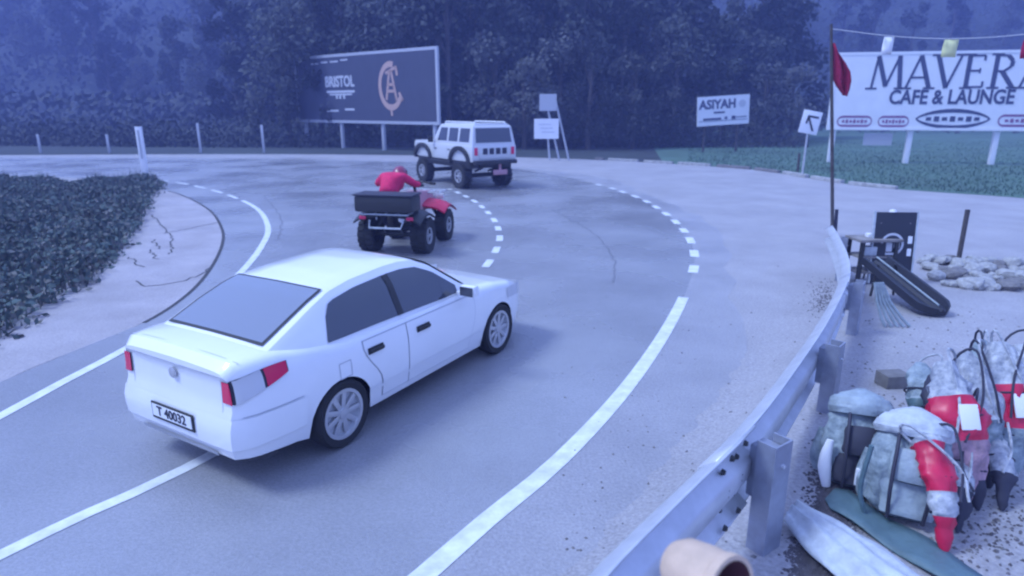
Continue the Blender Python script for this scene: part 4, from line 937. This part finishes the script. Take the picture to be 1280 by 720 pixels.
# weeds
hp = [p for p in hc]
def weed_area():
    pts = []
    while len(pts) < 9000:
        px, py = rn.uniform(-260, 205), rn.uniform(205, 560)
        edge = lerp([(-420, 610), (-200, 525), (0, 424), (60, 386), (125, 345), (160, 305), (180, 270), (190, 245), (200, 231)], px)
        if py > edge: continue
        q = G(px, py)
        pts.append((q, px, py, edge))
    return pts
import bisect
wd = MB(); wl = MB()
def inside(x, y):
    px = 640 + F * x / (y * math.cos(PIT) + CAMH * math.sin(PIT)); return px
rnw = random.Random(5); cnt = 0
while cnt < 15000:
    y = rnw.uniform(5.0, 27) ; x = rnw.uniform(-28, -5)
    dcam = y * math.cos(PIT) + CAMH * math.sin(PIT); px = 640 + F * x / dcam; py = 360 + F * (CAMH * math.cos(PIT) - y * math.sin(PIT)) / dcam
    if px < -400 or px > 203: continue
    edge = lerp([(-420, 610), (-200, 525), (0, 424), (60, 386), (125, 345), (160, 305), (180, 270), (190, 245), (203, 232)], px)
    if py > edge + rnw.gauss(0, 3.5) or py < 222: continue
    cnt += 1
    inb = min(1, (edge - py) / 9); h = (.10 + .15 * inb) * (1 + .45 * math.sin(x * 1.3) * math.sin(y * .9) + .25 * math.sin(x * 3.1 + y * 2.3))
    for _ in range(5):
        c = Vector((x + rnw.gauss(0, .10), y + rnw.gauss(0, .10), max(.02, h * rnw.random() ** .5 * 1.15))); u = Vector((rnw.gauss(0, 1), rnw.gauss(0, 1), rnw.gauss(0, .8))).normalized(); v = u.orthogonal().normalized(); s2 = rnw.uniform(.03, .085)
        (wl if rnw.random() < .30 else wd).add([c - u * s2, c + v * s2 * .55, c + u * s2, c - v * s2 * .55], [(0, 1, 2, 3)])
    if rnw.random() < .85:
        a = rnw.uniform(0, 6.28); lean = Vector((math.cos(a), math.sin(a), 0)) * h * .3; sw = Vector((-math.sin(a), math.cos(a), 0)) * rnw.uniform(.008, .024); p0 = Vector((x, y, 0)); p2 = p0 + lean + Vector((0, 0, h * rnw.uniform(1.2, 2.2)))
        (wl if rnw.random() < .4 else wd).add([p0 - sw, p0 + sw, p2], [(0, 1, 2)])
tag(wd.build('weeds', M['weed'], smooth=0, recalc=False), kind='stuff'); tag(wl.build('dry_weeds', M['weed2'], smooth=0, recalc=False), kind='stuff')
# meadow tufts
tf = MB(); rnw = random.Random(9)
for _ in range(9000):
    px = rnw.uniform(860, 1400); f0 = lerp([(860, 206.5), (880, 207), (950, 213), (1020, 224), (1090, 234), (1280, 248), (1400, 262)], px); q = G(px, rnw.uniform(176, f0 - 1))
    h = rnw.uniform(.05, .16); a = rnw.uniform(0, 6.28); sw = Vector((math.cos(a), math.sin(a), 0)) * rnw.uniform(.015, .045)
    tf.add([q - sw, q + sw, q + sw * .2 + Vector((rnw.uniform(-.1, .1), 0, h))], [(0, 1, 2)])
tag(tf.build('meadow_tufts', M['field'], smooth=0, recalc=False), kind='stuff')
# ------------------------------------------------------------------ trees
def tree_kind(seed, H, R_, m, leaves, slim):
    rn = random.Random(seed); t = MB()
    t.tube([(0, 0, -.4), (.1, 0, H * .3), (-.1, .1, H * .62), (.05, 0, H * .92)], [.24, .18, .11, .03], 7)
    cl = []
    for k in range(26):
        z = H * rn.uniform(.16, .96); rr = R_ * (1 - abs((z / H - .45) / .62) ** 2.2) * rn.uniform(.35, 1.0); a = rn.uniform(0, 6.28)
        c = Vector((rr * math.cos(a), rr * math.sin(a), z)); cl.append((c, rn.uniform(.55, 1.15) * R_ * .42))
        if k % 2 == 0: t.tube([(0, 0, z * .72), tuple(c * .6 + Vector((0, 0, z * .36))), tuple(c)], [.07, .05, .02], 5)
    cr_ = MB()
    for _ in range(leaves):
        c, s_ = rn.choice(cl); d = Vector((rn.gauss(0, 1), rn.gauss(0, 1), rn.gauss(0, .8))); d = d.normalized() * s_ * rn.random() ** .45; p = c + d
        u = Vector((rn.gauss(0, 1), rn.gauss(0, 1), rn.gauss(0, 1))).normalized(); v = u.orthogonal().normalized(); s2 = rn.uniform(.10, .24) * slim
        cr_.add([p - u * s2, p + v * s2 * .6, p + u * s2, p - v * s2 * .6], [(0, 1, 2, 3)])
    return t, cr_, m
KINDS = [tree_kind(1, 13, 3.0, M['leaf'], 3600, 1.3), tree_kind(2, 15, 2.4, M['leaf'], 3200, 1.3), tree_kind(3, 11, 3.4, M['leaf2'], 3600, 1.2), tree_kind(4, 8, 2.6, M['leaf3'], 2400, 1.0)]
LBL = ['tall broad dark tree in the forest behind the bend', 'tall narrow dark tree in the forest behind the bend', 'rounded mid-tone tree in the forest behind the bend', 'small pale twiggy tree at the forest edge']
PROTO = [None] * 4
ZONES = ((230, 'in the far mist left of the marker post'), (378, 'left of the navy billboard'), (551, 'behind the navy billboard'), (665, 'behind the off-road car'), (742, 'behind the leaning double sign'), (868, 'between the double sign and the tilted name board'), (965, 'behind the tilted name board'), (9999, 'far behind the white cafe billboard'))
def plant(kind, x, y, s_, rz):
    px = 640 + F * x / (y * math.cos(PIT) + CAMH * math.sin(PIT)); zn = next(n_ for lim, n_ in ZONES if px < lim)
    row = 'front' if y < 62 else ('second' if y < 80 else 'back'); nm = ('broad dark', 'narrow dark', 'rounded mid-tone', 'small pale twiggy')[kind]
    lb = '%s tree in the %s row %s' % (nm, row, zn) if kind != 3 else '%s tree %s' % (nm, zn)
    z = max(0, hz(x, y) if y > 58 else 0)
    if PROTO[kind] is None:
        t, c, m = KINDS[kind]; r = empty('tree', (x, y, z), rz, LBL[kind], 'tree', 'forest trees: ' + ('tall broad', 'tall narrow', 'rounded', 'small pale')[kind])
        t.build('trunk', M['bark'], r); c.build('crown', m, r, smooth=0, recalc=False); PROTO[kind] = r
    else:
        r = copy_tree(PROTO[kind]); r.location = (x, y, z); r.rotation_euler = (0, 0, rz)
    r['label'] = lb; r['group'] = 'forest trees ' + zn; r.scale = (s_, s_, s_ * 1.05)
rt = random.Random(21)
def pos(px, y): return (px - 640) / F * (y * math.cos(PIT) + CAMH * math.sin(PIT))
for px in range(360, 980, 26):                                  # front row
    y = rt.uniform(54, 60) + (8 if px > 900 else 0); plant(rt.choice((0, 1, 2, 2)), pos(px + rt.uniform(-10, 10), y), y, rt.uniform(.8, 1.1), rt.uniform(0, 6))
for px in range(300, 1010, 34):
    y = rt.uniform(64, 76); plant(rt.choice((0, 1, 0, 2)), pos(px + rt.uniform(-14, 14), y), y, rt.uniform(.95, 1.25), rt.uniform(0, 6))
for px in range(-60, 1380, 52):
    y = rt.uniform(120, 150) if px < 230 or px > 950 else rt.uniform(92, 112); plant(rt.choice((0, 1, 2)), pos(px + rt.uniform(-20, 20), y), y, rt.uniform(1., 1.3), rt.uniform(0, 6))
for px in range(60, 340, 40):
    y = rt.uniform(84, 98) + (340 - px) * .12; plant(rt.choice((0, 1, 2)), pos(px + rt.uniform(-14, 14), y), y, rt.uniform(.8, 1.1), rt.uniform(0, 6))
for px, y, s_ in ((655, 50, .8), (700, 52, 1.), (735, 50, .95), (790, 51, .85), (840, 53, .9), (620, 53, 1.), (950, 56, .8), (985, 60, .8)): plant(3, pos(px, y), y, s_, rt.uniform(0, 6))
# undergrowth at the forest foot, and the wooded slope behind
ug = MB()
for _ in range(34000):
    y = 52 + 23 * rt.random() ** 1.5; x = pos(rt.uniform(-80, 1010), y); y2 = y + 3 * smooth(-18, -50, x)
    p = Vector((x, y2, max(0, hz(x, y2)) + rt.uniform(0, 2.4) * rt.random())); u = Vector((rt.gauss(0, 1), rt.gauss(0, 1), rt.gauss(0, 1))).normalized(); v = u.orthogonal().normalized(); s2 = rt.uniform(.07, .2)
    ug.add([p - u * s2, p + v * s2 * .6, p + u * s2, p - v * s2 * .6], [(0, 1, 2, 3)])
tag(ug.build('undergrowth', M['leaf'], smooth=0, recalc=False), kind='stuff')
wc = MB()
for _ in range(60000):
    x = rt.uniform(-170, 150); y = rt.uniform(80, 190); p = Vector((x, y, hz(x, y) + rt.uniform(0, 5))); u = Vector((rt.gauss(0, 1), rt.gauss(0, 1), rt.gauss(0, 1))).normalized(); v = u.orthogonal().normalized(); s2 = rt.uniform(.25, .6)
    wc.add([p - u * s2, p + v * s2 * .6, p + u * s2, p - v * s2 * .6], [(0, 1, 2, 3)])
tag(wc.build('forest', M['leaf'], smooth=0, recalc=False), kind='stuff')
# ------------------------------------------------------------------ mist
hm = bpy.data.materials.new('haze'); hm.use_nodes = True; t = hm.node_tree; t.nodes.clear()
vo = t.nodes.new('ShaderNodeVolumePrincipled'); vo.inputs['Color'].default_value = (.36, .43, .92, 1); vo.inputs['Density'].default_value = .0025; vo.inputs['Anisotropy'].default_value = .1
mo = t.nodes.new('ShaderNodeOutputMaterial'); t.links.new(vo.outputs[0], mo.inputs['Volume'])
hzb = MB().box((0, 425, 31), (1500, 1050, 66)).build('haze', hm, smooth=0); tag(hzb, kind='stuff')
